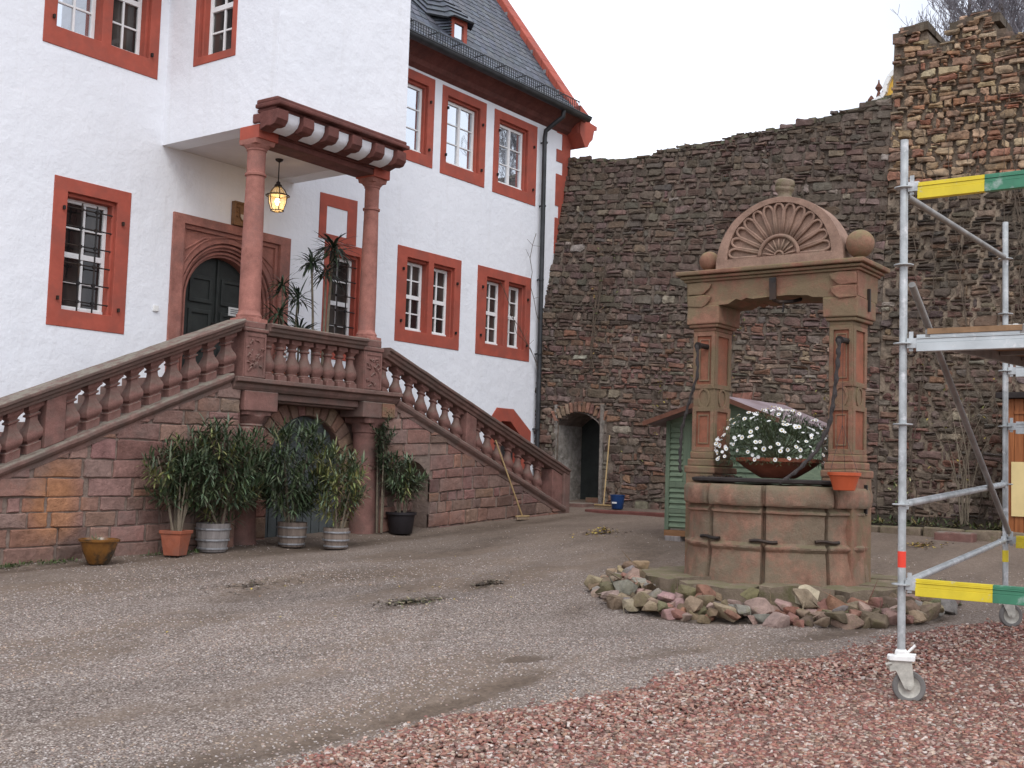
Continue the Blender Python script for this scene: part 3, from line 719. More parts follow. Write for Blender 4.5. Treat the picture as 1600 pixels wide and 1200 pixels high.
def make_window(P, outer, openings, dep, glassk, grille, poly=None, bars=2, rows_up=2, rows_lo=2):
    x0, x1, z0, z1 = outer
    mb = MB()
    op = poly or rect(x0-0.004, x1+0.004, z0-0.004, z1+0.004)
    # outer band flush with the plaster, then a stepped inner reveal
    hol1 = [rect(a-0.035, b2+0.035, c, d+0.045) for a, b2, c, d in openings]
    if len(openings) > 1:
        hol1 = [rect(openings[0][0]-0.035, openings[0][1], openings[0][2], openings[0][3]+0.045), rect(openings[1][0], openings[1][1]+0.035, openings[1][2], openings[1][3]+0.045)]
    mb.prism(op, -0.012, 0.05, P, hol1)
    ox = rect(x0+0.03, x1-0.03, z0+0.03, z1-0.03)
    mb.prism(ox, 0.0502, 0.35, P, [rect(*o) for o in openings])
    s = mb.build('window', 'red_paint', house, bevel=0.006, seg=1)
    for k, (a, b2, c, d) in enumerate(openings):
        f = MB(); t = 0.055
        f.prism(rect(a+0.001, b2-0.001, c+0.001, d-0.001), dep, dep+0.06, P, [rect(a+t, b2-t, c+t*1.3, d-t)])
        zm = c + (d-c)*(0.5 if glassk != 'sky' else 0.5)
        m2 = (a+b2)/2
        if glassk == 'sky':
            f.prism(rect(m2-0.03, m2+0.03, c+t*1.3, d-t), dep-0.004, dep+0.05, P)
            for i in (1, 2):
                zz = c+t*1.3 + (d-c-t*2.3)*i/3
                f.prism(rect(a+t, m2-0.03, zz-0.011, zz+0.011), dep+0.01, dep+0.045, P)
                f.prism(rect(m2+0.03, b2-t, zz-0.011, zz+0.011), dep+0.01, dep+0.045, P)
        else:
            f.prism(rect(a+t, b2-t, zm-0.035, zm+0.035), dep-0.004, dep+0.05, P)
            f.prism(rect(m2-0.016, m2+0.016, c+t*1.3, zm-0.035), dep+0.005, dep+0.045, P)
            f.prism(rect(m2-0.016, m2+0.016, zm+0.035, d-t), dep+0.005, dep+0.045, P)
            for (q0, q1, nr) in ((c+t*1.3, zm-0.035, rows_lo), (zm+0.035, d-t, rows_up)):
                for i in range(1, nr):
                    zz = q0+(q1-q0)*i/nr
                    f.prism(rect(a+t, m2-0.016, zz-0.012, zz+0.012), dep+0.01, dep+0.045, P)
                    f.prism(rect(m2+0.016, b2-t, zz-0.012, zz+0.012), dep+0.01, dep+0.045, P)
        # sill drip
        f.prism(rect(a+0.01, b2-0.01, c+0.012, c+0.05), dep-0.03, dep-0.001, P)
        f.build('frame', 'white_wood', s, bevel=0.004, seg=1)
        gk = glassk
        if glassk == 'mixed': gk = 'sky' if k == 0 else 'dark'
        p = MB(); p.prism(rect(a+0.02, b2-0.02, c+0.02, d-0.02), dep+0.03, dep+0.038, P)
        p.build('pane', 'glass_sky' if gk == 'sky' else 'glass_dark', s)
        if grille:
            gr = MB()
            for i in range(bars):
                xx = a + (b2-a)*(i+1)/(bars+1)
                gr.tube([P(xx, c-0.0, dep*0.35), P(xx, d-0.05, dep*0.35)], 0.011, 6)
            for i in range(6):
                zz = c + (d-c)*(i+0.55)/6.1
                gr.tube([P(a-0.01, zz, dep*0.35), P(b2+0.01, zz, dep*0.35)], 0.010, 6)
                for j in range(bars):
                    xx = a + (b2-a)*(j+1)/(bars+1); gr.box(*([P(xx-.02, zz-.02, dep*.35-.016)[0], P(xx+.02, zz, 0)[0]]), P(0, 0, dep*.35-.016)[1], P(0, 0, dep*.35+.016)[1], zz-0.02, zz+0.02)
            gr.build('grille', 'iron', s)
    # iron hinge pins / dogs for shutters on the stone
    for (ax, az) in ((x0+0.12, z0+0.35), (x1-0.12, z0+0.3), (x1-0.12, z1-0.45), (x0+0.14, z1-0.4)):
        hp = MB(); hp.box(P(ax-.012, 0, -.05)[0], P(ax+.012, 0, 0)[0], P(0, 0, -0.05)[1], P(0, 0, -0.011)[1], az-0.02, az+0.03) if P(1, 0, 0)[0] != P(0, 0, 0)[0] else None
        if hp.V: hp.build('hinge_pin', 'iron', s)
    return s
for (outer, ops, dep, gk, gr, _, lab) in WIN:
    s = make_window(PX, outer, ops, dep, gk, gr); s['label'] = lab
# blocked window above the palm plants
mb = MB(); mb.prism([(12.90, 5.195), (13.06, 5.195), (13.75, 5.195), (13.75, 5.955), (12.90, 5.93)], -0.012, 0.03, PX, [rect(13.06, 13.53, 5.29, 5.74)])
s = mb.build('blocked_window', 'red_paint', house, bevel=0.004, seg=1)
# cellar window by the stair foot
mb = MB(); inner = [(17.78, 1.5), (18.6, 1.5), (18.6, 2.2), (18.2, 2.52), (17.92, 2.52), (17.78, 2.42)]
mb.prism(CELL, -0.012, 0.35, PX, [inner]); s = mb.build('cellar_window', 'red_paint', house, bevel=0.006)
mb = MB(); mb.prism(inner, 0.22, 0.25, PX); mb.build('dark_backing', 'unlit_interior', s)  # dark sheet standing in for the unlit space behind the opening

# door surround and door
DC = 11.2
def arch(r, zs, z0, n=18, cx=DC):
    return [(cx-r, z0)] + [(cx-r*math.cos(PI*i/n), zs+r*math.sin(PI*i/n)) for i in range(n+1)] + [(cx+r, z0)]
SP = 3.93
mb = MB()
mb.prism(rect(10.105, 12.305, 2.60, 5.06), -0.03, 0.02, PX, [rect(10.30, 12.10, 2.61, 4.93)])
mb.prism(rect(10.18, 12.22, 2.61, 4.98), 0.0202, 0.06, PX, [rect(10.36, 12.04, 2.615, 4.87)])
mb.prism(rect(10.2, 12.2, 2.615, 4.95), 0.0602, 0.13, PX, [arch(0.86, SP, 2.62)])
mb.prism(rect(10.2, 12.2, 2.618, 4.94), 0.1302, 0.19, PX, [arch(0.76, SP, 2.63)])
mb.prism(rect(10.2, 12.2, 2.62, 4.93), 0.1902, 0.45, PX, [arch(0.665, SP, 2.64)])
# ogee mouldings crossing in the spandrels
for r, d, t in ((0.815, 0.10, 0.022), (0.715, 0.16, 0.02), (0.95, 0.055, 0.016)):
    pts = [PX(DC-r*math.cos(PI*i/28), SP+r*math.sin(PI*i/28), d) for i in range(29)]
    mb.tube([PX(DC-r, 2.7, d)] + pts + [PX(DC+r, 2.7, d)], t, 6)
for sgn in (-1, 1):
    mb.tube([PX(DC+sgn*0.98, SP+0.1, 0.055), PX(DC+sgn*0.86, SP+0.62, 0.055), PX(DC+sgn*0.5, SP+0.86, 0.055), PX(DC+sgn*0.02, SP+0.955, 0.055)], 0.018, 6)
mb.build('door_surround', 'sand_col', house, bevel=0.01, seg=2)
mb = MB(); mb.prism(arch(0.68, SP, 2.60), 0.34, 0.40, PX)
door = mb.build('door', 'door_green', house)
mb = MB()
for sx in (-1, 1):
    for (z0, z1) in ((2.8, 3.25), (3.35, 3.8), (3.9, 4.3)):
        xa, xb = sorted((DC+sx*0.08, DC+sx*0.5))
        mb.prism(rect(xa, xb, z0, z1), 0.315, 0.3395, PX, [rect(xa+0.06, xb-0.06, z0+0.06, z1-0.06)])
mb.box(DC-0.02, DC+0.02, 13.80, 13.8395, 2.65, 4.57)
mb.build('door_panel', 'door_green', door, bevel=0.008)
mb = MB(); mb.box(11.42, 11.66, 13.795, 13.812, 3.77, 3.90); sgn = mb.build('door_sign', 'sign_white', door)
mb = MB()
for k, (zz, wd) in enumerate(((3.865, .17), (3.838, .19), (3.808, .15))): mb.box(11.45, 11.45+wd, 13.791, 13.7949, zz-.005, zz+.005)
mb.build('sign_lines', 'sign_grey', sgn)
mb = MB(); mb.tube([(11.17, 13.83, 3.62), (11.17, 13.77, 3.62), (11.08, 13.76, 3.61)], 0.013, 8); mb.build('door_handle', 'iron', door)
# carved plaque above the door
mb = MB(); mb.box(11.13, 11.50, 13.44, 13.5, 5.065, 5.42); pq = mb.build('carved_plaque', 'plaque_wood', house, bevel=0.008)
mb = MB(); mb.prism(rect(11.13, 11.50, 5.065, 5.42), -0.078, -0.0602, PX, [rect(11.165, 11.465, 5.10, 5.385)]); mb.build('plaque_rim', 'plaque_wood', pq, bevel=0.004)
mb = MB(); cx = 11.315
mb.prism([(cx-.085, 5.345), (cx-.085, 5.22), (cx-.05, 5.15), (cx, 5.125), (cx+.05, 5.15), (cx+.085, 5.22), (cx+.085, 5.345)], -0.075, -0.0602, PX)
for i in range(6): mb.tube([PX(cx+(-.11 if i % 2 else .11), 5.15+i*.035, -.068), PX(cx+(-.13 if i % 2 else .13), 5.17+i*.035, -.07)], 0.012, 6)
mb.build('shield', 'plaque_wood', pq, bevel=0.004)
mb = MB(); mb.prism(rect(cx+.008, cx+.07, 5.26, 5.33), -0.083, -0.0752, PX); mb.prism([(cx-.07, 5.235), (cx-.008, 5.235), (cx-.008, 5.15), (cx-.045, 5.165), (cx-.07, 5.2)], -0.083, -0.0752, PX)
mb.build('shield_quarter', 'plaque_pale', pq, bevel=0.003)
mb = MB(); mb.box(9.85, 9.93, 13.47, 13.5, 3.62, 3.70); mb.build('bell_box', 'paint_white', house, bevel=0.006)

# quoins on the corner
qz = [(8.9, 8.58, 19.5), (8.58, 8.24, 19.70), (8.24, 7.98, 19.5), (7.98, 7.72, 19.73), (7.72, 7.05, 19.5), (7.05, 6.80, 19.62), (6.80, 6.05, 19.5), (6.05, 5.7, 19.7), (5.7, 5.1, 19.5), (5.1, 4.7, 19.65), (4.7, 4.0, 19.5)]
mb = MB()
for z1, z0, xa in qz: mb.box(xa, 20.012, 13.488, 13.9, z0+0.0005, z1-0.0005)
mb.build('quoin', 'red_paint', house)
# eaves board, gutter, downpipe
mb = MB()
mb.add([(3, 13.499, 8.60), (20.02, 13.499, 8.60), (20.02, 13.40, 8.66), (3, 13.40, 8.66), (3, 13.36, 8.74), (20.02, 13.36, 8.74), (20.02, 13.10, 8.90), (3, 13.10, 8.90), (3, 13.10, 8.96), (20.02, 13.10, 8.96), (3, 13.499, 8.96), (20.02, 13.499, 8.96)],
       [(0, 1, 2, 3), (3, 2, 5, 4), (4, 5, 6, 7), (7, 6, 9, 8), (8, 9, 11, 10), (10, 11, 1, 0), (0, 3, 4, 7, 8, 10), (1, 2, 5, 6, 9, 11)])
mb.build('eaves_cornice', 'sand_dark', house)
mb = MB(); n = 10; Vv = []
for x in (3, 19.95):
    for r in (0.085, 0.075):
        for i in range(n+1):
            t = PI + PI*i/n; Vv.append((x, 13.02+r*math.cos(t), 8.92+r*math.sin(t)))
F = []; k = n+1
for i in range(n): F += [(i, i+1, 2*k+i+1, 2*k+i), (k+i, 3*k+i, 3*k+i+1, k+i+1)]
F += [(0, 2*k, 3*k, k), (n, k+n, 3*k+n, 2*k+n)] + [(i, k+i, k+i+1, i+1) for i in range(n)] + [(2*k+i, 2*k+i+1, 3*k+i+1, 3*k+i) for i in range(n)]
mb.add(Vv, F); mb.tube([(3, 12.935, 8.925), (19.95, 12.935, 8.925)], 0.012, 6)
for i in range(26): mb.box(3.5+i*0.64, 3.53+i*0.64, 12.93, 13.12, 8.925, 8.935)
mb.build('gutter', 'gutter', house)
mb = MB()
mb.tube([(19.05, 13.03, 8.86), (19.05, 13.05, 8.72), (18.99, 13.2, 8.6), (18.93, 13.38, 8.45), (18.93, 13.40, 8.3), (18.97, 13.40, 4), (18.99, 13.40, 0.9)], 0.048, 12)
for z in (8.2, 6.9, 5.4, 3.9, 2.4): mb.tube([(18.945, 13.40, z), (18.945, 13.40, z+0.03)], 0.058, 12); mb.box(18.93, 18.96, 13.44, 13.5, z, z+0.03)
mb.build('downpipe', 'gutter', house, smooth=True)
# roof
RS = 1.38
rz = lambda y: 8.98 + (y-13.32)*RS
rzk = lambda y: rz(y) if y > 13.75 else rz(13.75) - (13.75-y)*0.95
mb = MB()
mb.add([(3, 13.06, rzk(13.06)-.03), (19.9, 13.06, rzk(13.06)-.03), (19.9, 13.75, rzk(13.75)-.03), (3, 13.75, rzk(13.75)-.03), (19.9, 18.0, rz(18)-.03), (3, 18.0, rz(18)-.03), (19.9, 22.8, 8.9), (3, 22.8, 8.9)],
       [(0, 1, 2, 3), (3, 2, 4, 5), (5, 4, 6, 7)])
roof = mb.build('roof', 'gutter', house)
mb = MB()   # single slates, laid in leaning courses
nrow = 0; s = 0.0; y = 13.04
while y < 17.2:
    dy = 0.105 if y > 13.75 else 0.13
    x = 12.4 + (nrow % 2)*0.11
    while x < 19.82:
        w_ = random.uniform(0.19, 0.25); xe = min(x+w_, 19.84)
        z0, z1 = rzk(y), rzk(y+dy*1.6); lift = 0.018
        sh = 0.10*(random.uniform(0.9, 1.1))
        c = vary(random.choice([(0.062, 0.072, 0.095), (0.075, 0.085, 0.105), (0.05, 0.058, 0.075), (0.07, 0.075, 0.085)]), 0.22, 0.05)
        e = random.uniform(-0.012, 0.012); nx_, nz_ = 0, 1
        lo = [(x, y+e, z0+lift+e), (xe-0.05, y-0.012, z0+lift-0.01), (xe-0.004, y+0.03, z0+lift+0.035)]
        hi = [(xe-0.004+sh*0.2, y+dy*1.6, z1-0.004), (x+sh*0.2, y+dy*1.6, z1-0.004)]
        b_ = [(p[0], p[1]+0.012, p[2]-0.016) for p in lo]
        mb.add(lo+hi+b_, [(0, 1, 2, 3, 4), (0, 5, 6, 1), (1, 6, 7, 2)], c)
        x += w_
    y += dy; nrow += 1
mb.build('slate_covering', 'slate', roof, recalc=False)
# snow guard: short grating panels above the gutter
mb = MB(); x = 12.6
while x < 19.75:
    xe = x+0.62
    y0_, z0_ = 13.16, rzk(13.16)+0.03
    y1_, z1_ = 13.15, rzk(13.15)+0.25
    for zz in (z0_+0.01, z1_): mb.bar((x, y0_, zz), (xe, y0_, zz), 0.012, 0.02)
    nb = 9
    for i in range(nb+1):
        xx = x+(xe-x)*i/nb; mb.bar((xx, y0_, z0_+0.01), (xx, y0_, z1_), 0.011, 0.011)
    mb.bar((x+.02, y0_, z1_), (x+.02, y0_+0.25, rzk(y0_+0.25)), 0.014, 0.02)
    mb.box(x, xe, 13.045, 13.075, 8.93, 8.95)
    x += 0.66
mb.build('snow_guard', 'gutter', roof)
# red coping along the verge and its kneeler
mb = MB(); n = 24
ysv = [13.2+i*(18.0-13.2)/n for i in range(n+1)]
for i in range(n):
    ya, yb = ysv[i]+0.004, ysv[i+1]-0.004
    za, zb = rz(ya)+0.20, rz(yb)+0.20
    mb.add([(19.84, ya, za), (20.2, ya, za), (20.2, yb, zb), (19.84, yb, zb), (19.84, ya, za-0.4), (20.2, ya, za-0.4), (20.2, yb, zb-0.4), (19.84, yb, zb-0.4)],
           [(0, 1, 2, 3), (0, 4, 5, 1), (1, 5, 6, 2), (2, 6, 7, 3), (3, 7, 4, 0)])
mb.build('verge_coping', 'red_paint', house, bevel=0.012)
mb = MB()
mb.prism([(19.86, 8.62), (20.06, 8.36), (20.16, 8.38), (20.24, 8.50), (20.34, 8.58), (20.38, 8.72), (20.40, 8.80), (20.50, 8.82), (20.50, 8.90), (20.24, 8.92), (20.14, 9.08), (19.86, 9.2)], -0.34, 0.35, PX)
mb.build('kneeler_stone', 'red_paint', house, bevel=0.015)
mb = MB()
for i in range(11):
    yv = 13.7 + i*0.36; mb.box(19.80, 19.86, yv, yv+0.05, rz(yv)+0.03, rz(yv)+0.11)
mb.build('verge_clip', 'hoop', roof)
# dormer
dr = MB()
dx0, dx1, dy_ = 16.36, 16.83, 13.80
dr.prism(rect(dx0, dx1, 9.56, 10.08), dy_-13.5, dy_-13.5+0.06, PX, [rect(dx0+0.09, dx1-0.1, 9.64, 9.97)])
dr.add([(dx0, dy_+.06, 9.56), (dx0, dy_+.06, 10.08), (dx0, dy_+0.45, 10.08)], [(0, 1, 2)])
dr.add([(dx1, dy_+.06, 9.56), (dx1, dy_+.06, 10.08), (dx1, dy_+0.45, 10.08)], [(0, 1, 2)])
d = dr.build('dormer', 'red_paint', roof)
mb = MB(); mb.prism(rect(dx0+.05, dx1-.05, 9.6, 10.0), dy_-13.5+0.03, dy_-13.5+0.04, PX); mb.build('dormer_pane', 'glass_sky', d) if False else mb.build('pane', 'glass_sky', roof)
mb = MB()   # swept slated dormer hood
def hood(x0, x1, x2, x3):
    pass
ap = (16.62, 14.62, 10.98)
e0 = [(15.55, 14.25, rz(14.25)+0.02), (15.9, 14.05, 10.0), (16.22, 13.80, 9.98), (16.30, 13.70, 10.02), (16.90, 13.70, 10.06), (17.02, 13.86, 10.0), (17.0, 14.3, 10.32)]
for i in range(len(e0)-1):
    a, b2 = Vector(e0[i]), Vector(e0[i+1]); A = Vector(ap); steps = 7
    for q in range(steps):
        t0, t1 = q/steps, (q+1)/steps
        p = [a.lerp(A, t0), b2.lerp(A, t0), b2.lerp(A, t1), a.lerp(A, t1)]
        off = Vector((0, -0.02, 0.02)); 
        m_ = 3 if (b2-a).length > 0.3 else 2
        for w_ in range(m_):
            u0, u1 = w_/m_, (w_+1)/m_
            qv = [p[0].lerp(p[1], u0)+off, p[0].lerp(p[1], u1)+off, p[3].lerp(p[2], u1), p[3].lerp(p[2], u0)]
            mb.add(qv, [(0, 1, 2, 3)], vary((0.065, 0.075, 0.095), 0.25))
            mb.add([qv[0], qv[1], qv[1]-off*1.3, qv[0]-off*1.3], [(0, 1, 2, 3)], (0.04, 0.045, 0.05))
# sweep of slates at the left cheek
for i in range(9):
    z = 9.50+i*0.055
    mb.add([(15.5+i*0.05, 13.86+i*0.045, z-0.02*i*0+0.02), (16.1, 13.80+i*.02, z+0.02-0.06*math.sin(i*.3)), (16.37, 13.78, z+0.05), (16.37, 13.86, z+0.12), (16.1, 13.9+i*.02, z+0.1), (15.5+i*0.05, 13.96+i*0.045, z+0.11)], [(0, 1, 4, 5), (1, 2, 3, 4)], vary((0.06, 0.068, 0.085), 0.25))
mb.build('dormer_hood', 'slate', roof, recalc=False)

# ---- the bay on columns
BX0, BX1, BY = 9.865, 12.34, 11.2
bay = MB()
PS = lambda a, h, d: (BX0 + d, a, h)
bay.prism(rect(11.2, 13.5, 5.945, 11.0), 0, 0.3, PS, [rect(12.04, 12.90, 6.955, 8.6)])
bay.box(BX0+0.3, BX1-0.001, BY, BY+0.3, 6.2, 11.0)
bay.box(BX1-0.3, BX1, BY+0.3, 13.5, 5.945, 11.0)
b_ = bay.build('bay', 'plaster', house)
# the part below the cornice is set back to the column line: cover stub of the side walls
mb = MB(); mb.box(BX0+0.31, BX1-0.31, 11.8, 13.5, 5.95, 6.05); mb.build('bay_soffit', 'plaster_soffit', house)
s = make_window(PS, (12.04, 12.90, 6.955, 8.6), [(12.16, 12.78, 7.06, 8.45)], 0.14, 'dark', False); s['label'] = 'window in the side wall of the bay'
mb = MB(); mb.add([(BX0-.2, BY-.2, 11.0), (BX1+.2, BY-.2, 11.0), (BX1+.2, 14.5, 11.0), (BX0-.2, 14.5, 11.0), ((BX0+BX1)/2, BY-.2, 13.2), ((BX0+BX1)/2, 16, 13.2)], [(0, 1, 4), (1, 2, 5, 4), (3, 0, 4, 5), (0, 3, 2, 1)]); mb.build('bay_roof', 'gutter', house)
# cornice with consoles
mb = MB()
mb.box(9.80, 12.30, 11.06, 11.52, 6.13, 6.19); mb.box(9.82, 12.29, 11.12, 11.52, 6.19, 6.25)
mb.box(9.84, 12.275, 11.16, 11.52, 6.08, 6.13)
mb.box(9.835, 12.27, 11.40, 11.6, 5.95, 6.08)
mb.build('cornice', 'sand_dark', house, bevel=0.018, seg=2, jitter=0.012)
for i in range(6):
    xc = 9.90 + i*(12.16-9.90)/5; mb = MB()
    mb.prism([(11.09, 6.075), (11.09, 5.95), (11.14, 5.885), (11.22, 5.87), (11.30, 5.88), (11.42, 5.84), (11.42, 6.075)], -0.095, 0.095, lambda a, h, d, xc=xc: (xc+d, a, h))
    mb.build('console', 'sand_dark', house, bevel=0.015, seg=2, jitter=0.008)
for i in range(5):
    xc = 9.90 + (i+0.5)*(12.16-9.90)/5; mb = MB(); pr = [(11.17, 6.078), (11.17, 6.0), (11.20, 5.94), (11.27, 5.89), (11.36, 5.865), (11.42, 5.86), (11.42, 6.078)]
    mb.prism(pr, -0.125, 0.125, lambda a, h, d, xc=xc: (xc+d, a, h)); mb.build('white_coving', 'plaster', house, smooth=True)
mb = MB()   # architrave between the blocks
mb.box(10.20, 12.02, 11.50, 11.86, 5.76, 5.84); mb.box(10.20, 12.02, 11.47, 11.88, 5.84, 5.90); mb.box(9.87, 12.33, 11.44, 11.5, 5.90, 5.945)
mb.build('architrave', 'sand_dark', house, bevel=0.012)
mb = MB(); mb.box(9.855, 10.195, 11.49, 11.86, 5.765, 5.944); mb.build('impost_block', 'red_paint', house, bevel=0.006)
mb = MB(); mb.box(12.02, 12.355, 11.49, 11.86, 5.745, 5.944); mb.build('impost_block', 'red_paint', house, bevel=0.006)
def column(xc, yc, z0, z1, name='column', r=0.14):
    mb = MB()
    prof = [(-r-.03, z0), (-r-.03, z0+0.05), (r+.025, z0+0.06), (r+.03, z0+0.09), (r+.008, z0+0.12), (r, z0+0.15)]
    for k in range(9):
        t = k/8; prof.append((r - 0.018*t*t, z0+0.15+(z1-z0-0.62)*t))
    zt = z0+0.15+(z1-z0-0.62)
    prof += [(r+.002, zt+0.01), (r+.004, zt+0.035), (r-.018, zt+0.05), (r-.018, zt+0.33), (r-.006, zt+0.34), (r-.006, zt+0.36), (r+.022, zt+0.39), (r+.027, zt+0.405), (-r-.018, zt+0.41), (-r-.028, zt+0.47)]
    mb.lathe(prof, xc, yc, 36); return mb.build(name, 'sand_col', house, smooth=True)
column(10.0, 11.68, 3.38, 5.765, r=0.138); column(12.19, 11.68, 3.38, 5.745, r=0.122)

# ------------------------------------------------------------------ the staircase
st = thing('stone_staircase', 'double flight red sandstone staircase with balustrades climbing to the house door', 'staircase', (11, 11.6, 0.5))
YS = 11.5
PS_ = lambda a, h, d: (a, YS + d, h)
lt = lambda x: 1.46 + (x-6.62)*0.414          # underside line of left string (top)
ltop = lambda x: 2.13 + (x-6.58)*0.4006
rt = lambda x: 2.575 - (x-12.65)*0.3575
rtop = lambda x: 3.36 - (x-12.24)*0.3490
def mcol(a, z):
    c = random.choice([(0.30, 0.165, 0.14), (0.33, 0.19, 0.16), (0.27, 0.15, 0.125), (0.34, 0.215, 0.18), (0.26, 0.15, 0.13), (0.33, 0.175, 0.135), (0.29, 0.18, 0.155), (0.20, 0.115, 0.10)])
    c = (c[0]*0.80, c[1]*0.80, c[2]*0.76)
    if a > 14.5: c = tuple(v*0.88 for v in c)
    return vary(c, 0.14, 0.06)
def shell(mb, pts, d0=0.0, d1=0.35, c=(0.22, 0.165, 0.135), holes=()): mb.prism(pts, d0, d1, PS_, holes, c)
def painted_glow(v, c):  # orange pool of light on the wall, painted into the stones' vertex colours
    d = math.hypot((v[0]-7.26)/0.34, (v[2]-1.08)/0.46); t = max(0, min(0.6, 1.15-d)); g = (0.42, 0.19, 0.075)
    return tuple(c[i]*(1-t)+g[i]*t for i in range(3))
TINT = painted_glow
mb = MB()
x0 = 3.2
pl = [(x0, -0.3), (9.74, -0.3), (9.74, 2.55), (9.55, 2.50), (x0, lt(x0)-0.14)]
shell(mb, pl, 0.004, 0.4)
f = lambda p: (lt(p[0])-0.13) - p[1]; f2 = lambda p: 9.76-p[0]
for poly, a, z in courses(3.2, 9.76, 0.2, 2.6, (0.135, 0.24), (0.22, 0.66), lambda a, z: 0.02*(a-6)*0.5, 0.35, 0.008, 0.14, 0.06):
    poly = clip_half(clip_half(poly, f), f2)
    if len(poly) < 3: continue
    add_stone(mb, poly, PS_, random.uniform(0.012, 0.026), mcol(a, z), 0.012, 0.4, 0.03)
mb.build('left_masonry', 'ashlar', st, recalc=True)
# right side with a low arched niche
TINT = None
mb = MB()
nx0, nx1, nsp, ncr = 12.72, 13.5, 1.42, 1.68
def niche(a): t = (a-(nx0+nx1)/2)/((nx1-nx0)/2); return nsp+(ncr-nsp)*max(0, 1-t*t)
NP = [(nx0, 0.4)] + [(nx0+(nx1-nx0)*i/10, niche(nx0+(nx1-nx0)*i/10)) for i in range(11)] + [(nx1, 0.4)]
pr = [(12.45, 0.1), (17.0, 0.3), (17.18, rt(17.18)-0.12), (12.66, rt(12.66)-0.10), (12.45, 2.5)]
shell(mb, pr, 0.004, 0.4, holes=[NP])
f = lambda p: (rt(p[0])-0.10) - p[1]; f3 = lambda p: p[0]-12.44; f4 = lambda p: 17.2-p[0]
for poly, a, z in courses(12.44, 17.25, 0.45, 2.55, (0.125, 0.22), (0.2, 0.6), lambda a, z: 0.055*(a-12.4), 0.35, 0.008, 0.14, 0.06):
    poly = clip_half(clip_half(clip_half(poly, f), f3), f4)
    if len(poly) < 3: continue
    xs_ = [p[0] for p in poly]; zs_ = [p[1] for p in poly]
    if max(xs_) > nx0-0.02 and min(xs_) < nx1+0.02 and min(zs_) < ncr:
        if min(zs_) < niche(min(max(a, nx0), nx1)) and nx0 < a < nx1: continue
        if a <= nx0: poly = clip_half(poly, lambda p: nx0-p[0])
        elif a >= nx1: poly = clip_half(poly, lambda p: p[0]-nx1)
        if len(poly) < 3: continue
    add_stone(mb, poly, PS_, random.uniform(0.012, 0.028), mcol(a, z), 0.012, 0.4, 0.03)
# rubble inside the niche
PN = lambda a, h, d: (a, YS+0.36+d, h)
for poly, a, z in courses(nx0-0.02, nx1+0.02, 0.45, 1.75, (0.13, 0.2), (0.2, 0.4), lambda a, z: 0, 0.25, 0.01, 0.1, 0): add_stone(mb, poly, PN, 0.025, tuple(v*0.9 for v in mcol(13, 1)), 0.012, 0.2)
mb.prism(rect(nx0-0.1, nx1+0.1, 0.3, 1.9), 0.37, 0.42, PS_, c=(0.12, 0.08, 0.07))
mb.build('right_masonry', 'ashlar', st, recalc=True)
# solid steps behind the balustrades, landing
mb = MB(); nS = 20
for i in range(nS):
    xa = 3.3 + i*(9.75-3.3)/nS; xb = 3.3+(i+1)*(9.75-3.3)/nS; mb.box(xa, 9.76 if i == nS-1 else xb, 11.91, 13.5, -0.2, lt(xb)-0.10)
mb.build('left_step_flight', 'sand_rail', st)
mb = MB(); nS = 14
for i in range(nS):
    xa = 12.6 + i*(17.1-12.6)/nS; xb = 12.6+(i+1)*(17.1-12.6)/nS; mb.box(xa, xb, 11.91, 13.5, 0, rt(xa)-0.10)
mb.build('right_step_flight', 'sand_rail', st)
mb = MB(); mb.box(9.77, 12.59, 11.925, 13.499, 2.46, 2.64); mb.build('landing', 'sand_rail', st)

def rake(name, prof, x0, x1, zf, mat, bevel=0.0, segs=8, jitter=0.006, flat=False):
    """prof: (dy, dz) section swept along the slope"""
    mb = MB(); k = len(prof); n = segs
    Vv = [];
    for i in range(n+1):
        x = x0+(x1-x0)*i/n
        for (dy, dz) in prof: Vv.append((x, YS+dy, zf(x)+dz))
    F = [(i*k+j, i*k+(j+1) % k, (i+1)*k+(j+1) % k, (i+1)*k+j) for i in range(n) for j in range(k)]
    F += [tuple(range(k))[::-1], tuple(n*k+j for j in range(k))]
    mb.add(Vv, F); return mb.build(name, mat, st, bevel=bevel, seg=2, jitter=jitter)
SECT = [(-0.02, -0.17), (-0.02, -0.115), (-0.055, -0.085), (-0.075, -0.055), (-0.075, -0.015), (-0.06, 0.0), (0.30, 0.0), (0.30, -0.17)]
RAIL = [(-0.0, -0.155), (-0.015, -0.115), (-0.045, -0.10), (-0.055, -0.06), (-0.085, -0.05), (-0.09, -0.012), (-0.06, 0.0), (0.28, 0.0), (0.315, -0.012), (0.315, -0.05), (0.28, -0.06), (0.27, -0.10), (0.24, -0.115), (0.225, -0.155)]
rake('string_course', SECT, 3.2, 9.60, lambda x: lt(x) + 0.0, 'sand_rail', 0.008, 40)
rake('string_course', SECT, 12.68, 17.14, lambda x: rt(x), 'sand_rail', 0.008, 30)
rake('handrail', RAIL, 3.2, 9.74, lambda x: ltop(x), 'sand_rail', 0.008, 40)
rake('handrail', RAIL, 12.44, 17.24, lambda x: rtop(x-0.05), 'sand_rail', 0.008, 30)
rake('handrail', RAIL, 10.17, 11.99, lambda x: 3.385, 'sand_rail', 0.008, 12)
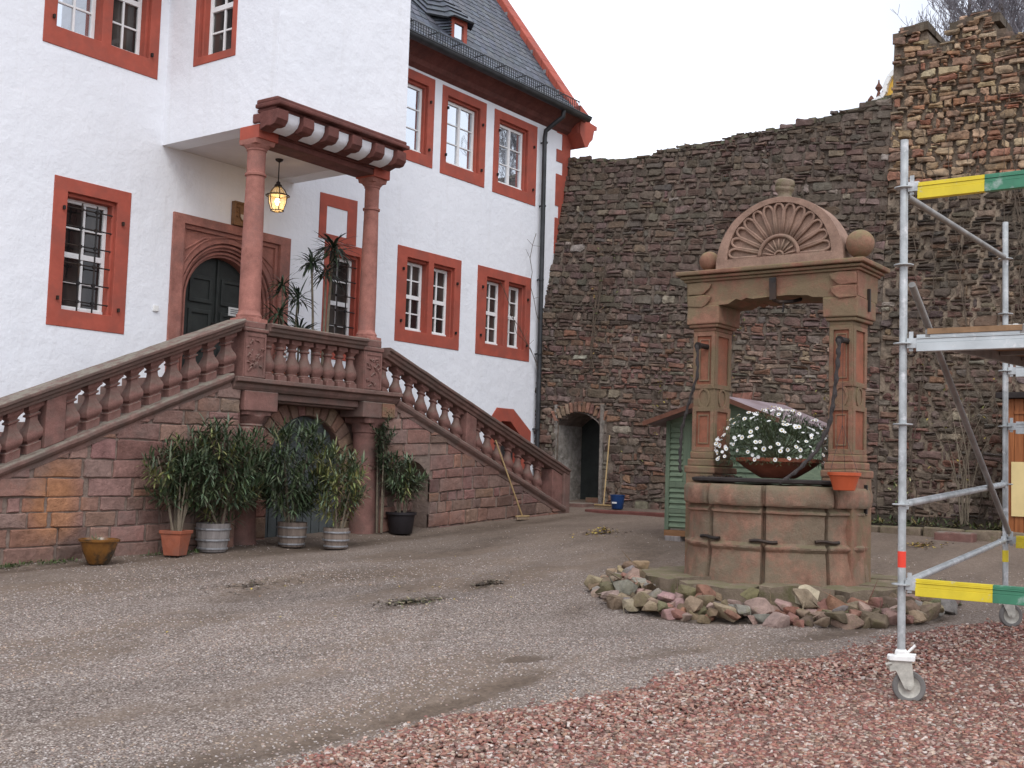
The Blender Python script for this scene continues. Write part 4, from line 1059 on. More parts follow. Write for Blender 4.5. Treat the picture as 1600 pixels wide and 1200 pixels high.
# slab under the balcony
SLAB = [(-0.02, -0.16), (-0.05, -0.12), (-0.06, -0.075), (-0.12, -0.055), (-0.12, 0.0), (0.42, 0.0), (0.42, -0.16)]
rake('balcony_slab', SLAB, 9.62, 12.70, lambda x: 2.655, 'sand_rail', 0.008, 14)
mb = MB(); mb.box(10.38, 11.94, 11.54, 11.9, 2.40, 2.494); mb.box(10.38, 11.94, 11.6, 11.9, 2.37, 2.40)
mb.build('balcony_beam', 'sand_rail', st, bevel=0.012, jitter=0.008)
mb = MB(); mb.box(9.80, 10.36, 11.45, 11.92, 2.24, 2.494); mb.build('capital_block', 'sand_red', st, bevel=0.015, jitter=0.008)
mb = MB(); mb.box(11.95, 12.60, 11.45, 11.92, 2.27, 2.494); cb = mb.build('capital_block', 'sand_rail', st, bevel=0.015, jitter=0.008)
mb = MB(); mb.box(12.33, 12.585, 11.425, 11.4495, 2.285, 2.485)
for i in range(5): mb.tube([(12.37+.045*i, 11.42, 2.33+0.03*(i % 2)), (12.39+.04*i, 11.415, 2.43-0.02*(i % 3))], 0.012, 6)
mb.build('carved_end', 'well_stone', cb, bevel=0.006)
# recess wall with arched cellar door
YR = 11.98; PR = lambda a, h, d: (a, YR+d, h)
mb = MB(); ax, ar, asp = 11.40, 0.70, 1.56
af = [(ax-ar, 0.3)] + [(ax-ar*math.cos(PI*i/16), asp+ar*math.sin(PI*i/16)) for i in range(17)] + [(ax+ar, 0.3)]
mb.prism(rect(9.76, 12.6, 0.2, 2.45), 0.0, 0.3, PR, [af], (0.2, 0.12, 0.1))
mb.build('recess_wall', 'ashlar', st)
mb = MB()
for i in range(17):
    t0, t1 = PI*i/17+0.01, PI*(i+1)/17-0.01; c0 = random.choice([(0.34, 0.19, 0.14), (0.32, 0.21, 0.15), (0.27, 0.16, 0.13), (0.36, 0.23, 0.16)])
    R1 = ar+0.26
    poly = [(ax-ar*math.cos(t0), asp+ar*math.sin(t0)), (ax-R1*math.cos(t0), asp+R1*math.sin(t0)), (ax-R1*math.cos(t1), asp+R1*math.sin(t1)), (ax-ar*math.cos(t1), asp+ar*math.sin(t1))]
    add_stone(mb, poly, PR, 0.03, vary(c0, 0.15), 0.008, 0.1)
for (xa, xb) in ((10.3, ax-ar), (ax+ar, 12.6)):
    z = 0.35
    while z < asp: 
        h = random.uniform(0.2, 0.3); add_stone(mb, rect(xa+.005, xb-.005, z, min(asp, z+h)-0.012), PR, 0.03, vary(random.choice([(0.28, 0.14, 0.11), (0.27, 0.19, 0.13)]), 0.15), 0.01, 0.1); z += h
mb.build('arch_stones', 'ashlar', st)
mb = MB(); mb.prism(af, 0.12, 0.17, PR)
cd = mb.build('cellar_door', 'cellar_paint' if 'cellar_paint' in M else 'door_green', st)
mb = MB()
for i in range(-4, 5):
    xx = ax+i*0.16; h = asp+math.sqrt(max(0, ar*ar-(i*0.16)**2))-0.02
    mb.box(xx-0.072, xx+0.072, YR+0.10, YR+0.1195, 0.5, h)
mb.build('door_boards', M['cellar_paint'], cd, bevel=0.004, seg=1)
# side cheeks of the recess
for xx in (9.765, 12.47):
    mb = MB(); mb.box(xx-0.0, xx+0.06, 11.56, 11.98, 0.3, 2.45, (0.24, 0.13, 0.11)); mb.build('recess_cheek', 'ashlar', st)
# lower columns
mb = MB()
mb.lathe([(-0.24, 2.24), (-0.24, 2.19), (0.25, 2.175), (0.22, 2.11), (0.20, 2.08), (0.215, 2.06), (0.2, 2.04), (-0.19, 2.02), (-0.195, 1.76), (0.17, 1.755), (0.165, 1.4), (0.175, 1.0), (0.185, 0.62), (0.20, 0.55), (0.21, 0.4)][::-1], 10.07, 11.72, 32)
mb.build('lower_column', 'sand_red', st, smooth=True, jitter=0.006)
mb = MB()
mb.lathe([(-0.24, 2.27), (-0.23, 2.2), (0.21, 2.17), (0.20, 2.06), (0.185, 2.05), (0.175, 1.5), (0.18, 1.0), (0.195, 0.68), (0.21, 0.5)][::-1], 12.30, 11.72, 32)
mb.build('lower_column', 'sand_red', st, smooth=True, jitter=0.006)
# newels with carved faces
def newel(x0, x1, z0, z1):
    mb = MB(); mb.box(x0, x1, 11.49, 11.86, z0, z1-0.001)
    o = mb.build('newel_post', 'sand_red', st, bevel=0.012, jitter=0.006)
    mb = MB(); w_ = x1-x0
    for k in range(26):
        xx = random.uniform(x0+0.05, x1-0.05); zz = random.uniform(z0+0.06, z1-0.1); t = random.uniform(0, PI); l = random.uniform(0.02, 0.045)
        mb.tube([(xx-l*math.cos(t), 11.487, zz-l*math.sin(t)), (xx, 11.478, zz+0.01), (xx+l*math.cos(t), 11.487, zz+l*math.sin(t))], 0.011, 5)
    mb.prism(rect(x0+0.01, x1-0.01, z0+0.02, z1-0.02), -0.02, -0.0105, PS_, [rect(x0+0.04, x1-0.04, z0+0.05, z1-0.06)])
    mb.build('carving', 'sand_red', o)
newel(9.79, 10.15, 2.655, 3.25); newel(11.97, 12.34, 2.655, 3.22)
mb = MB(); mb.box(9.77, 10.17, 11.47, 11.88, 3.25, 3.30); mb.box(9.80, 10.14, 11.5, 11.86, 3.30, 3.385); mb.build('newel_cap', 'sand_red', st, bevel=0.015, jitter=0.005)
mb = MB(); mb.box(11.95, 12.36, 11.47, 11.88, 3.22, 3.28); mb.box(11.98, 12.33, 11.5, 11.86, 3.28, 3.385)
mb.build('newel_cap', 'sand_red', st, bevel=0.015, jitter=0.005)
# piers in the flights, end newel
def pier(xa, xb, zb, zt, slope, y0=11.515):
    mb = MB(); Vv = []
    for y in (y0, 11.76):
        for x in (xa, xb): Vv += [(x, y, zb(x)), (x, y, zt(x)-0.156)]
    mb.add(Vv, [(0, 2, 3, 1), (4, 5, 7, 6), (0, 1, 5, 4), (2, 6, 7, 3), (1, 3, 7, 5), (0, 4, 6, 2)])
    return mb.build('pier', 'sand_red', st, bevel=0.01, jitter=0.006)
pier(7.12, 7.36, lt, ltop, .4); pier(14.36, 14.62, rt, lambda x: rtop(x-.05), -.35)
pier(16.80, 17.12, rt, lambda x: rtop(x-.05), -.35)
mb = MB(); mb.box(17.1, 17.30, 11.47, 11.9, 0.6, 1.615); mb.build('end_newel', 'sand_rail', st, bevel=0.02, jitter=0.012)

BPR = [(-1, .072, 0), (-1, .072, .13), (0, .078, .15), (0, .080, .175), (0, .062, .195), (0, .062, .215), (0, .090, .28), (0, .094, .36), (0, .088, .42), (0, .062, .53), (0, .046, .62), (0, .042, .72), (0, .062, .745), (0, .062, .775), (0, .046, .80), (0, .052, .83), (0, .074, .88), (-1, .080, .90), (-1, .080, 1.0)]
def baluster(kind, slope, H):
    mb = MB(); pr = []
    for q, r, t in BPR: pr.append((-r if q < 0 else r, t*H))
    kk_ = 1.12 if kind == 'square' else 1.06
    mb.lathe([(r*kk_, z) for r, z in pr], 0, 0, 20, None, 0.7 if kind == 'square' else 0.12, slope, 0.0)
    me_o = mb.build('baluster', 'sand_red', None, smooth=True); return me_o
def spread(xs_, proto, zf, yc=11.645):
    for i, x in enumerate(xs_):
        o = proto if i == 0 else proto.copy()
        if i: COL.objects.link(o)
        o.parent = st; o.location = Vector((x, yc, zf(x))) - ORG[st.name]
        o.rotation_euler = (0, 0, 0)
        k = random.uniform(0.98, 1.02); o.scale = (k, k, 1)
HL = 2.13-0.155-(1.46+(6.58-6.62)*.414)
pL = baluster('square', 0.405, HL - 0.0)
spread([7.46+0.27*k for k in range(9)] + [7.03-0.235*k for k in range(14)], pL, lambda x: lt(x))
pR = baluster('round', -0.352, 3.36-0.155-2.72+0.0)
HRf = lambda x: rt(x)
xr = [12.53+0.289*k for k in range(7)] + [14.79+0.287*k for k in range(7)]
for o_ in [pR]:
    pass
spread(xr[:], pR, HRf)
for o in [c for c in st.children if c.data == pR.data]:
    x = o.location.x + ORG[st.name].x; o.scale.z = (rtop(x-.05)-0.155-rt(x)) / (3.36-0.155-2.72)
for o in [c for c in st.children if c.data == pL.data]:
    x = o.location.x + ORG[st.name].x; o.scale.z = (ltop(x)-0.155-lt(x)) / HL
pB = baluster('round', 0, 3.385-0.155-2.66)
spread([10.30+0.2205*k for k in range(8)], pB, lambda x: 2.655)

# ---- lantern
ln = thing('hanging_lantern', 'lit black iron lantern hanging under the bay on a thin rod', 'lantern', (11.23, 12.62, 5.2))
mb = MB(); mb.tube([(11.23, 12.62, 5.95), (11.23, 12.62, 5.56)], 0.008, 6); mb.lathe([(0.06, 5.95), (0.05, 5.925), (0.015, 5.905)], 11.23, 12.62, 12)
mb.lathe([(0.008, 5.63), (0.03, 5.61), (0.03, 5.59), (0.05, 5.575), (0.055, 5.56), (0.05, 5.545)], 11.23, 12.62, 12)
mb.build('rod', 'iron', ln)
mb = MB(); R0, R1, RM = 0.06, 0.10, 0.155
for i in range(6):
    t = PI*2*i/6; c, s_ = math.cos(t), math.sin(t)
    P_ = lambda r, z: (11.23+r*c, 12.62+r*s_, z)
    mb.tube([P_(0.045, 5.55), P_(0.10, 5.50), P_(0.135, 5.43)], 0.007, 5); mb.tube([P_(0.135, 5.41), P_(0.13, 5.32), P_(0.09, 5.20)], 0.007, 5)
ring = lambda r, z, t_: mb.tube([(11.23+r*math.cos(2*PI*i/24), 12.62+r*math.sin(2*PI*i/24), z) for i in range(25)], t_, 5)
ring(0.165, 5.415, 0.009); ring(0.145, 5.425, 0.008); ring(0.09, 5.20, 0.008); ring(0.05, 5.185, 0.006)
mb.build('cage', 'iron', ln)
mb = MB(); mb.lathe([(0.125, 5.41), (0.122, 5.32), (0.083, 5.205), (0.04, 5.185)], 11.23, 12.62, 6); mb.lathe([(0.04, 5.545), (0.09, 5.50), (0.125, 5.43)], 11.23, 12.62, 6)
mb.build('glass_shade', 'lantern_glass', ln)
mb = MB(); mb.sphere(11.23, 12.62, 5.33, 0.035, 12, sc3=(1, 1, 1.5)); mb.build('bulb', 'bulb', ln)
ld = bpy.data.lights.new('lantern_light', 'POINT'); ld.energy = 5; ld.color = (1, 0.66, 0.32); ld.shadow_soft_size = 0.1
lo_ = bpy.data.objects.new('lantern_light', ld); COL.objects.link(lo_); lo_.location = (0, 0, 0.10); lo_.parent = ln
# ------------------------------------------------------------------ the old well
WX, WY = 11.91, 5.22
well = thing('old_well', 'old round sandstone draw well with two pillars carrying a shell pediment', 'well', (WX, WY, 0.5))
joints = [158.2, 196.2, 236.2, 275, 315, 0, 40, 80, 118]
def well_ring(name, prof, mat, gaps, jit=0.01):
    mb = MB(); n = 360; Vv = []; F = []; k = len(prof)
    for j in range(n):
        a = math.radians(j+0.5)
        d = min(abs(((j+0.5)-q+180) % 360-180) for q in gaps)
        cut = 0.075 if d < 0.75 else (0.010 if d < 1.6 else 0)
        wob = 0.012*noise.noise(Vector((math.cos(a)*2, math.sin(a)*2, 3)))
        for (r, z) in prof:
            zz = z
            rr = r - cut*(1 if r > 0.8 else 0) + wob + 0.014*noise.noise(Vector((a*6, z*7, 1))) + 0.006*noise.noise(Vector((a*22, z*25, 2)))
            Vv.append((WX+rr*math.cos(a), WY+rr*math.sin(a), zz+0.006*noise.noise(Vector((a*5, z*3, 5)))))
    for j in range(n):
        j2 = (j+1) % n
        for i in range(k-1): F.append((j*k+i, j2*k+i, j2*k+i+1, j*k+i+1))
    mb.add(Vv, F); return mb.build(name, mat, well, smooth=True)
rows = [(0.80, 0.45), (0.985, 0.45)] + [(0.985-0.006*i, 0.45+0.05*i) for i in range(1, 9)] + [(0.955, 0.87), (0.968, 0.885), (0.968, 0.905), (0.940, 0.925), (0.925, 0.94)] + [(0.925, 0.94+0.05*i) for i in range(1, 6)] + [(0.93, 1.22), (0.955, 1.235), (0.955, 1.255), (0.925, 1.275), (0.915, 1.30), (0.8, 1.30)]
bas = well_ring('basin', rows, 'well_base', joints)
well_ring('rim', [(0.72, 1.305), (0.975, 1.305), (0.99, 1.325), (0.992, 1.38), (0.99, 1.44), (0.98, 1.49), (0.955, 1.515), (0.72, 1.525), (0.70, 1.5), (0.70, 1.31)], 'well_base', [158.2, 196.2, 240, 284, 325, 5, 45, 85, 122])
mb = MB()
for q, z in ((158.2, 0.965), (196.2, 0.955), (236.2, 0.965)):
    pts = []
    for i in range(7):
        a = math.radians(q-8.5+17*i/6); r = 0.945+0.006*noise.noise(Vector((i, q, 0))); pts.append((WX+r*math.cos(a), WY+r*math.sin(a), z+0.008*math.sin(i)))
    c_ = MB(); c_.tube(pts, 0.019, 6); c_.build('iron_clamp', 'iron', well)
# dark cover inside the rim
mb = MB(); mb.lathe([(0.86, 1.535), (0.88, 1.55), (0.88, 1.575), (0.84, 1.585), (0.1, 1.585)], WX-0.02, WY+0.02, 48, jit=0.004); mb.build('cover_plate', 'felt_dark', well)
# pillars
def pillar(y0, y1, px0=11.70, px1=12.10):
    yc = (y0+y1)/2
    mb = MB(); mb.box(px0-0.05, px1+0.10, y0-0.015, y1+0.03, 0.5, 1.62)
    mb.box(px0-0.06, px1+0.12, y0-0.03, y1+0.045, 1.62, 1.70); mb.box(px0-0.03, px1+0.06, y0-0.01, y1+0.02, 1.70, 1.78)
    mb.box(px0-0.012, px1+0.02, y0+0.005, y1-0.005, 1.78, 1.86)
    mb.build('pillar_base', 'well_stone', well, bevel=0.015, seg=2, jitter=0.014)
    mb = MB(); mb.box(px0+0.012, px1-0.012, y0+0.03, y1-0.03, 1.86, 3.20); sh = mb.build('pillar_shaft', 'panel_orange', well, jitter=0.004)
    # raised frames round sunk panels on the visible faces
    mb = MB()
    PF = lambda a, h, d: (px0+0.012+d, a, h)
    for (za, zb) in ((1.86, 2.36), (2.56, 3.20)):
        mb.prism(rect(y0+0.02, y1-0.02, za, zb), -0.022, 0.0, PF, [rect(y0+0.062, y1-0.062, za+0.05, zb-0.05)])
        mb.prism(rect(y0+0.085, y1-0.085, za+0.085, zb-0.085), -0.010, 0.0, PF, [rect(y0+0.10, y1-0.10, za+0.10, zb-0.10)])
    mb.prism(rect(y0+0.02, y1-0.02, 2.3605, 2.5595), -0.006, 0.0, PF)
    n = 16; cy_ = yc
    mb.prism([(cy_+0.078*math.cos(2*PI*i/n), 2.46+0.12*math.sin(2*PI*i/n)) for i in range(n)], -0.020, -0.0062, PF, [[(cy_+0.052*math.cos(2*PI*i/n), 2.46+0.085*math.sin(2*PI*i/n)) for i in range(n)]])
    for s_, yy in ((-1, y0+0.03), (1, y1-0.03)):
        PG = lambda a, h, d, yy=yy, s_=s_: (a, yy+s_*d, h)
        for (za, zb) in ((1.86, 2.36), (2.56, 3.20)):
            mb.prism(rect(px0+0.005, px1-0.005, za, zb), 0.0, 0.02, PG, [rect(px0+0.07, px1-0.07, za+0.05, zb-0.05)])
        mb.prism(rect(px0+0.005, px1-0.005, 2.3605, 2.5595), 0.0, 0.006, PG)
        xc = (px0+px1)/2
        mb.prism([(xc+0.10*math.cos(2*PI*i/n), 2.46+0.12*math.sin(2*PI*i/n)) for i in range(n)], 0.0062, 0.018, PG, [[(xc+0.07*math.cos(2*PI*i/n), 2.46+0.085*math.sin(2*PI*i/n)) for i in range(n)]])
    mb.build('panel_frame', 'well_stone', sh, bevel=0.006, seg=1, jitter=0.004)
    mb = MB(); mb.box(px0-0.005, px1+0.02, y0+0.012, y1-0.012, 3.20, 3.245)
    mb.box(px0-0.035, px1+0.06, y0-0.025, y1+0.025, 3.245, 3.285); mb.box(px0-0.055, px1+0.09, y0-0.045, y1+0.045, 3.285, 3.49)
    mb.build('capital', 'well_stone', well, bevel=0.014, seg=2, jitter=0.01)
pillar(4.29, 4.58); pillar(5.86, 6.16)
# lintel with broken lower edge and scrolled ends
mb = MB()
PB = lambda a, h, d: (11.66+d, a, h)
low = [(4.25, 3.49), (4.62, 3.49), (4.64, 3.50), (4.74, 3.505), (4.80, 3.53), (5.0, 3.545), (5.25, 3.54), (5.42, 3.53), (5.50, 3.55), (5.56, 3.52), (5.62, 3.535), (5.70, 3.49), (5.84, 3.49), (6.22, 3.49)]
mb.prism(low + [(6.22, 3.76), (4.25, 3.76)], 0, 0.60, PB)
mb.build('lintel', 'well_stone', well, bevel=0.012, seg=2, jitter=0.014)
for yc, sg in ((4.43, 1), (6.03, -1)):
    mb = MB()
    for k in range(2):
        zc = 3.70-0.14*k
        pts = [(yc-sg*0.17, zc+0.04), (yc+sg*0.02, zc+0.05), (yc+sg*0.12, zc+0.03), (yc+sg*0.10, zc-0.02), (yc+sg*0.04, zc-0.075), (yc-sg*0.0, zc-0.09), (yc-sg*0.17, zc-0.085)]
        mb.prism(pts if sg > 0 else pts[::-1], -0.03, -0.001, PB)
    mb.build('scroll', 'well_stone', well, bevel=0.01, seg=2, jitter=0.012)
mb = MB(); mb.box(11.63, 12.29, 4.22, 6.25, 3.76, 3.79); mb.box(11.60, 12.32, 4.19, 6.28, 3.79, 3.825); mb.box(11.56, 12.36, 4.15, 6.32, 3.825, 3.875)
mb.build('cornice', 'well_stone', well, bevel=0.012, seg=2, jitter=0.012)
# shell pediment
YC, ZC, RP = 5.17, 3.90, 0.735
PP = lambda a, h, d: (11.78+d, a, h)
def half(r, n=40, z=ZC+0.02): return [(YC+r*math.cos(PI*i/n), z+r*math.sin(PI*i/n)*0.985) for i in range(n+1)]
mb = MB(); mb.prism(half(RP)[:] + [], 0.0, 0.24, PP); ped = mb.build('pediment', 'well_pink', well, bevel=0.006, seg=1, jitter=0.004)
mb = MB()
outer = [(YC+RP, 3.876)] + half(RP-0.001) + [(YC-RP, 3.876)]
inner = [(YC-0.60*math.cos(PI*i/40), ZC+0.10+0.60*0.97*math.sin(PI*i/40)) for i in range(41)]
mb.prism(outer, -0.05, -0.0005, PP, [inner]); mb.build('pediment_rim', 'well_pink', ped, bevel=0.012, seg=2, jitter=0.004)
mb = MB(); npet = 13; zc = ZC+0.105
def pol(r, t, d): return PP(YC+r*math.cos(t), zc+r*0.97*math.sin(t), d)
for i in range(npet):
    t0, t1 = PI*i/npet+0.012, PI*(i+1)/npet-0.012; tm = (t0+t1)/2
    pts = [pol(0.235, t0+0.03, -0.006), pol(0.40, t0+0.012, -0.018), pol(0.515, t0, -0.026), pol(0.56, t0+0.035, -0.028), pol(0.585, tm-0.035, -0.028), pol(0.585, tm+0.035, -0.028), pol(0.56, t1-0.035, -0.028), pol(0.515, t1, -0.026), pol(0.40, t1-0.012, -0.018), pol(0.235, t1-0.03, -0.006)]
    mb.tube(pts, 0.0165, 6)
mb.tube([pol(0.225, PI*i/20, -0.02) for i in range(21)], 0.022, 7)
for i in range(9):
    t = PI*(i+0.5)/9; mb.tube([pol(0.05, t, -0.01), pol(0.12, t, -0.02), pol(0.19, t, -0.016)], [0.006, 0.012, 0.009], 6)
mb.tube([pol(0.05, PI*i/8, -0.012) for i in range(9)], 0.014, 6)
mb.build('shell_fluting', 'well_pink', ped, smooth='all')
mb = MB(); mb.lathe([(0.10, 4.60), (0.095, 4.66), (0.075, 4.70), (0.085, 4.735), (0.10, 4.75), (0.10, 4.78), (0.09, 4.79), (0.105, 4.80), (0.10, 4.85), (0.07, 4.87), (0.02, 4.875)], 11.9, YC, 20, jit=0.03)
mb.build('finial', 'moss_stone', well, smooth='all', jitter=0.02)
def ball(y, r, x=11.86):
    mb = MB(); mb.lathe([(0.085, 3.875), (0.07, 3.90), (0.055, 3.92), (0.06, 3.95)], x, y, 16); mb.sphere(x, y, 3.915+r, r, 28)
    mb.build('stone_ball', 'well_stone', well, smooth='all', jitter=0.005)
ball(4.29, 0.148, 11.82); ball(6.06, 0.115, 11.88)
mb = MB(); mb.bar((11.615, 5.17, 3.74), (11.61, 5.16, 3.50), 0.075, 0.02, (1, 0, 0)); mb.tube([(11.60, 5.16, 3.70), (11.625, 5.16, 3.70)], 0.02, 8)
mb.tube([(11.62, 5.16, 3.50), (11.68, 5.12, 3.48), (11.75, 5.0, 3.49), (11.85, 4.95, 3.52), (11.9, 4.97, 3.56)], 0.02, 8)
mb.tube([(11.7, 5.08, 3.48), (11.7, 5.08, 3.40), (11.7, 5.09, 3.37)], 0.012, 6); mb.build('iron_hook', 'iron', well)
for yy in (4.37, 5.98):
    mb = MB(); mb.tube([(11.72, yy, 3.03), (11.56, yy+0.01, 3.03), (11.50, yy+0.01, 3.02)], [0.03, 0.03, 0.045], 10); mb.build('crank_peg', 'iron', well)
mb = MB(); mb.bar((11.95, 4.235, 3.60), (11.95, 4.235, 3.36), 0.03, 0.03); mb.build('iron_cramp', 'iron', well)
mb = MB(); mb.bar((11.98, 4.262, 1.55), (11.98, 4.262, 1.25), 0.03, 0.03); mb.bar((11.88, 4.26, 1.40), (12.08, 4.26, 1.40), 0.025, 0.025); mb.build('iron_cramp', 'iron', well)
# ropes hanging from the pegs
def hang(pts, r, name, label):
    P2 = []; pts = [Vector(p) for p in pts]
    for i in range(len(pts)-1):
        for q in range(8): P2.append(pts[i].lerp(pts[i+1], q/8))
    P2.append(pts[-1]); mb = MB(); 
    P2 = [p + Vector((0.0, 0.006*math.sin(i*1.9), 0.004*math.cos(i*1.9))) for i, p in enumerate(P2)]
    mb.tube(P2, [r*(1+0.25*math.sin(i*1.7)) for i in range(len(P2))], 6)
    o = mb.build(name, 'rope', smooth='all'); recenter(o, P2[-1]); setp(o, label, 'rope', 'ropes hanging on the well'); return o
hang([(11.50, 4.38, 3.03), (11.49, 4.39, 2.80), (11.48, 4.42, 2.45), (11.46, 4.46, 2.15), (11.38, 4.56, 1.88), (11.24, 4.70, 1.68), (11.12, 4.84, 1.54)], 0.022, 'twisted_rope', 'dark twisted rope hanging from the right well pillar down to the rim')
hang([(11.49, 5.99, 3.03), (11.50, 5.985, 2.7), (11.53, 6.10, 2.4), (11.56, 6.20, 2.1), (11.57, 6.22, 1.8), (11.56, 6.21, 1.62)], 0.018, 'old_rope', 'dark rope loop hanging down the left side of the left well pillar')
# mossy slab ring round the foot
mb = MB(); n = 11
for i in range(n):
    t0, t1 = 2*PI*i/n+random.uniform(0.01, 0.04), 2*PI*(i+1)/n-random.uniform(0.01, 0.04)
    r1 = random.uniform(1.36, 1.50); r0 = 0.90; pts = []
    k = 6
    for q in range(k+1): t = t0+(t1-t0)*q/k; pts.append((WX+(r1+0.03*math.sin(5*t+i))*math.cos(t), WY+(r1+0.03*math.sin(5*t+i))*math.sin(t)))
    for q in range(k, -1, -1): t = t0+(t1-t0)*q/k; pts.append((WX+r0*math.cos(t), WY+r0*math.sin(t)))
    zt = random.uniform(0.50, 0.535); mb.prism(pts, 0.34, zt+0.03, lambda a, h, d: (a, h, d))
mb.build('mossy_step', 'moss_stone', well, bevel=0.03, seg=2, jitter=0.03)

# ---- loose rocks heaped round the well
def rock_mesh(seed):
    r = random.Random(seed); bm = bmesh.new(); 
    pts = [bm.verts.new((r.uniform(-1, 1), r.uniform(-1, 1), r.uniform(-1, 1))) for _ in range(r.randint(11, 15))]
    for v in pts:
        m_ = max(abs(c) for c in v.co); v.co = v.co / (m_**0.75) * 0.9
    bmesh.ops.convex_hull(bm, input=pts)
    bmesh.ops.delete(bm, geom=[v for v in bm.verts if not v.link_faces], context='VERTS')
    bmesh.ops.bevel(bm, geom=bm.edges[:], offset=0.09, segments=2, affect='EDGES', profile=0.6)
    for v in bm.verts:
        v.co += noise.noise_vector(v.co*1.7+Vector((seed, 0, 0)))*0.10 + noise.noise_vector(v.co*5+Vector((seed, 0, 0)))*0.03
    return bm
RK = {'brownish red': [(0.25, 0.125, 0.085), (0.28, 0.15, 0.11), (0.23, 0.12, 0.09)], 'grey': [(0.195, 0.175, 0.15), (0.24, 0.215, 0.185)], 'tan': [(0.31, 0.235, 0.15), (0.27, 0.20, 0.14)],
      'dusty pink': [(0.30, 0.20, 0.165), (0.34, 0.235, 0.20)], 'brown': [(0.19, 0.135, 0.09), (0.15, 0.11, 0.075)], 'mossy': [(0.15, 0.13, 0.075), (0.19, 0.16, 0.10)]}
def hull_rock(name, loc, size, seed, col, label, group, rotz):
    bm = rock_mesh(seed); me = bpy.data.meshes.new(name); 
    bmesh.ops.transform(bm, matrix=Matrix.Diagonal((size[0], size[1], size[2], 1)), verts=bm.verts); bm.to_mesh(me); bm.free()
    ca = me.color_attributes.new('Col', 'FLOAT_COLOR', 'POINT'); ca.data.foreach_set('color', np.tile(np.array([*col, 1], dtype=np.float32), len(me.vertices)))
    me.materials.append(M['rock']); me.shade_smooth()
    bm = bmesh.new(); bm.from_mesh(me)
    for e in bm.edges:
        if len(e.link_faces) == 2 and e.calc_face_angle(0) > math.radians(35): e.smooth = False
    bm.to_mesh(me); bm.free()
    o = bpy.data.objects.new(name, me); COL.objects.link(o); o.location = loc
    o.rotation_euler = (random.uniform(-.35, .35), random.uniform(-.35, .35), rotz)
    return setp(o, label, 'rock', group)
placed = []; seed = 0; tries = 0
EX, EY, ERX, ERY = 11.3, 5.0, 1.95, 1.72
while seed < 235 and tries < 30000:
    tries += 1
    t = random.uniform(0, 2*PI); f_ = random.uniform(0.55, 1.0)**0.5
    x, y = EX+ERX*f_*math.cos(t)*(1+.05*math.sin(3*t)), EY+ERY*f_*math.sin(t)
    rw_ = math.hypot(x-WX, y-WY)
    if rw_ < 1.50 or (x > 12.1 and y > 5.2): continue
    s_ = random.choice([0.07, 0.08, 0.09, 0.10, 0.115, 0.125])*random.uniform(0.85, 1.1)
    h_ = min(1, (1-f_)/0.25); zz = 0.07*h_ + random.choice([0, 0, 0.055])
    if any((x-a)**2+(y-b_)**2 < (0.54*(s_+c_))**2 and abs(zz-d_) < 0.075 for a, b_, c_, d_ in placed): continue
    placed.append((x, y, s_, zz)); seed += 1
    key = random.choices(list(RK), [4, 3, 5, 4, 7, 2])[0]; col = vary(random.choice(RK[key]), 0.15); sz = 'fist sized' if s_ < 0.085 else 'large' if s_ > 0.115 else 'middling'
    hull_rock('rock', (x, y, float(gz(x, y)) + zz + s_*0.30), (s_*random.uniform(0.95, 1.4), s_*random.uniform(0.8, 1.1), s_*random.uniform(0.65, 0.9)), seed, col,
              '%s %s rock in the ring of loose stones round the old well' % (sz, key), '%s %s rocks round the well' % (sz, key), random.uniform(0, 6))
hull_rock('rock', (10.35, 4.22, 0.52), (0.125, 0.11, 0.12), 901, (0.44, 0.37, 0.26), 'pale whitish rock lying on top of the stone ring in front of the well', None, 0.6)
hull_rock('rock', (10.28, 4.75, 0.49), (0.16, 0.10, 0.09), 903, (0.19, 0.165, 0.085), 'long moss green rock on the ring edge before the mossy slab of the well', None, 1.6)
# a mound of earth under the stones
def mound_z(x, y):
    e = np.hypot((x-EX)/ERX, (y-EY)/ERY)
    return gz(x, y) + 0.05*np.clip((1.0-e)/0.3, 0, 1) - 0.012
mxs = np.arange(WX-2.6, WX+2.6, 0.08); mys = np.arange(WY-2.6, WY+2.6, 0.08)
X, Y = np.meshgrid(mxs, mys); Z = mound_z(X, Y) - 0.06*(np.hypot((X-EX)/ERX, (Y-EY)/ERY) > 1.04)
me = bpy.data.meshes.new('mound'); V = np.stack([X.ravel(), Y.ravel(), Z.ravel()], 1); nx = len(mxs)
me.from_pydata(V.tolist(), [], [(j*nx+i, j*nx+i+1, (j+1)*nx+i+1, (j+1)*nx+i) for j in range(len(mys)-1) for i in range(nx-1)])
me.shade_smooth(); me.materials.append(M['earth']); o = bpy.data.objects.new('earth_mound', me); COL.objects.link(o); setp(o, 'dark earth under the ring of stones', 'ground', kind='structure')

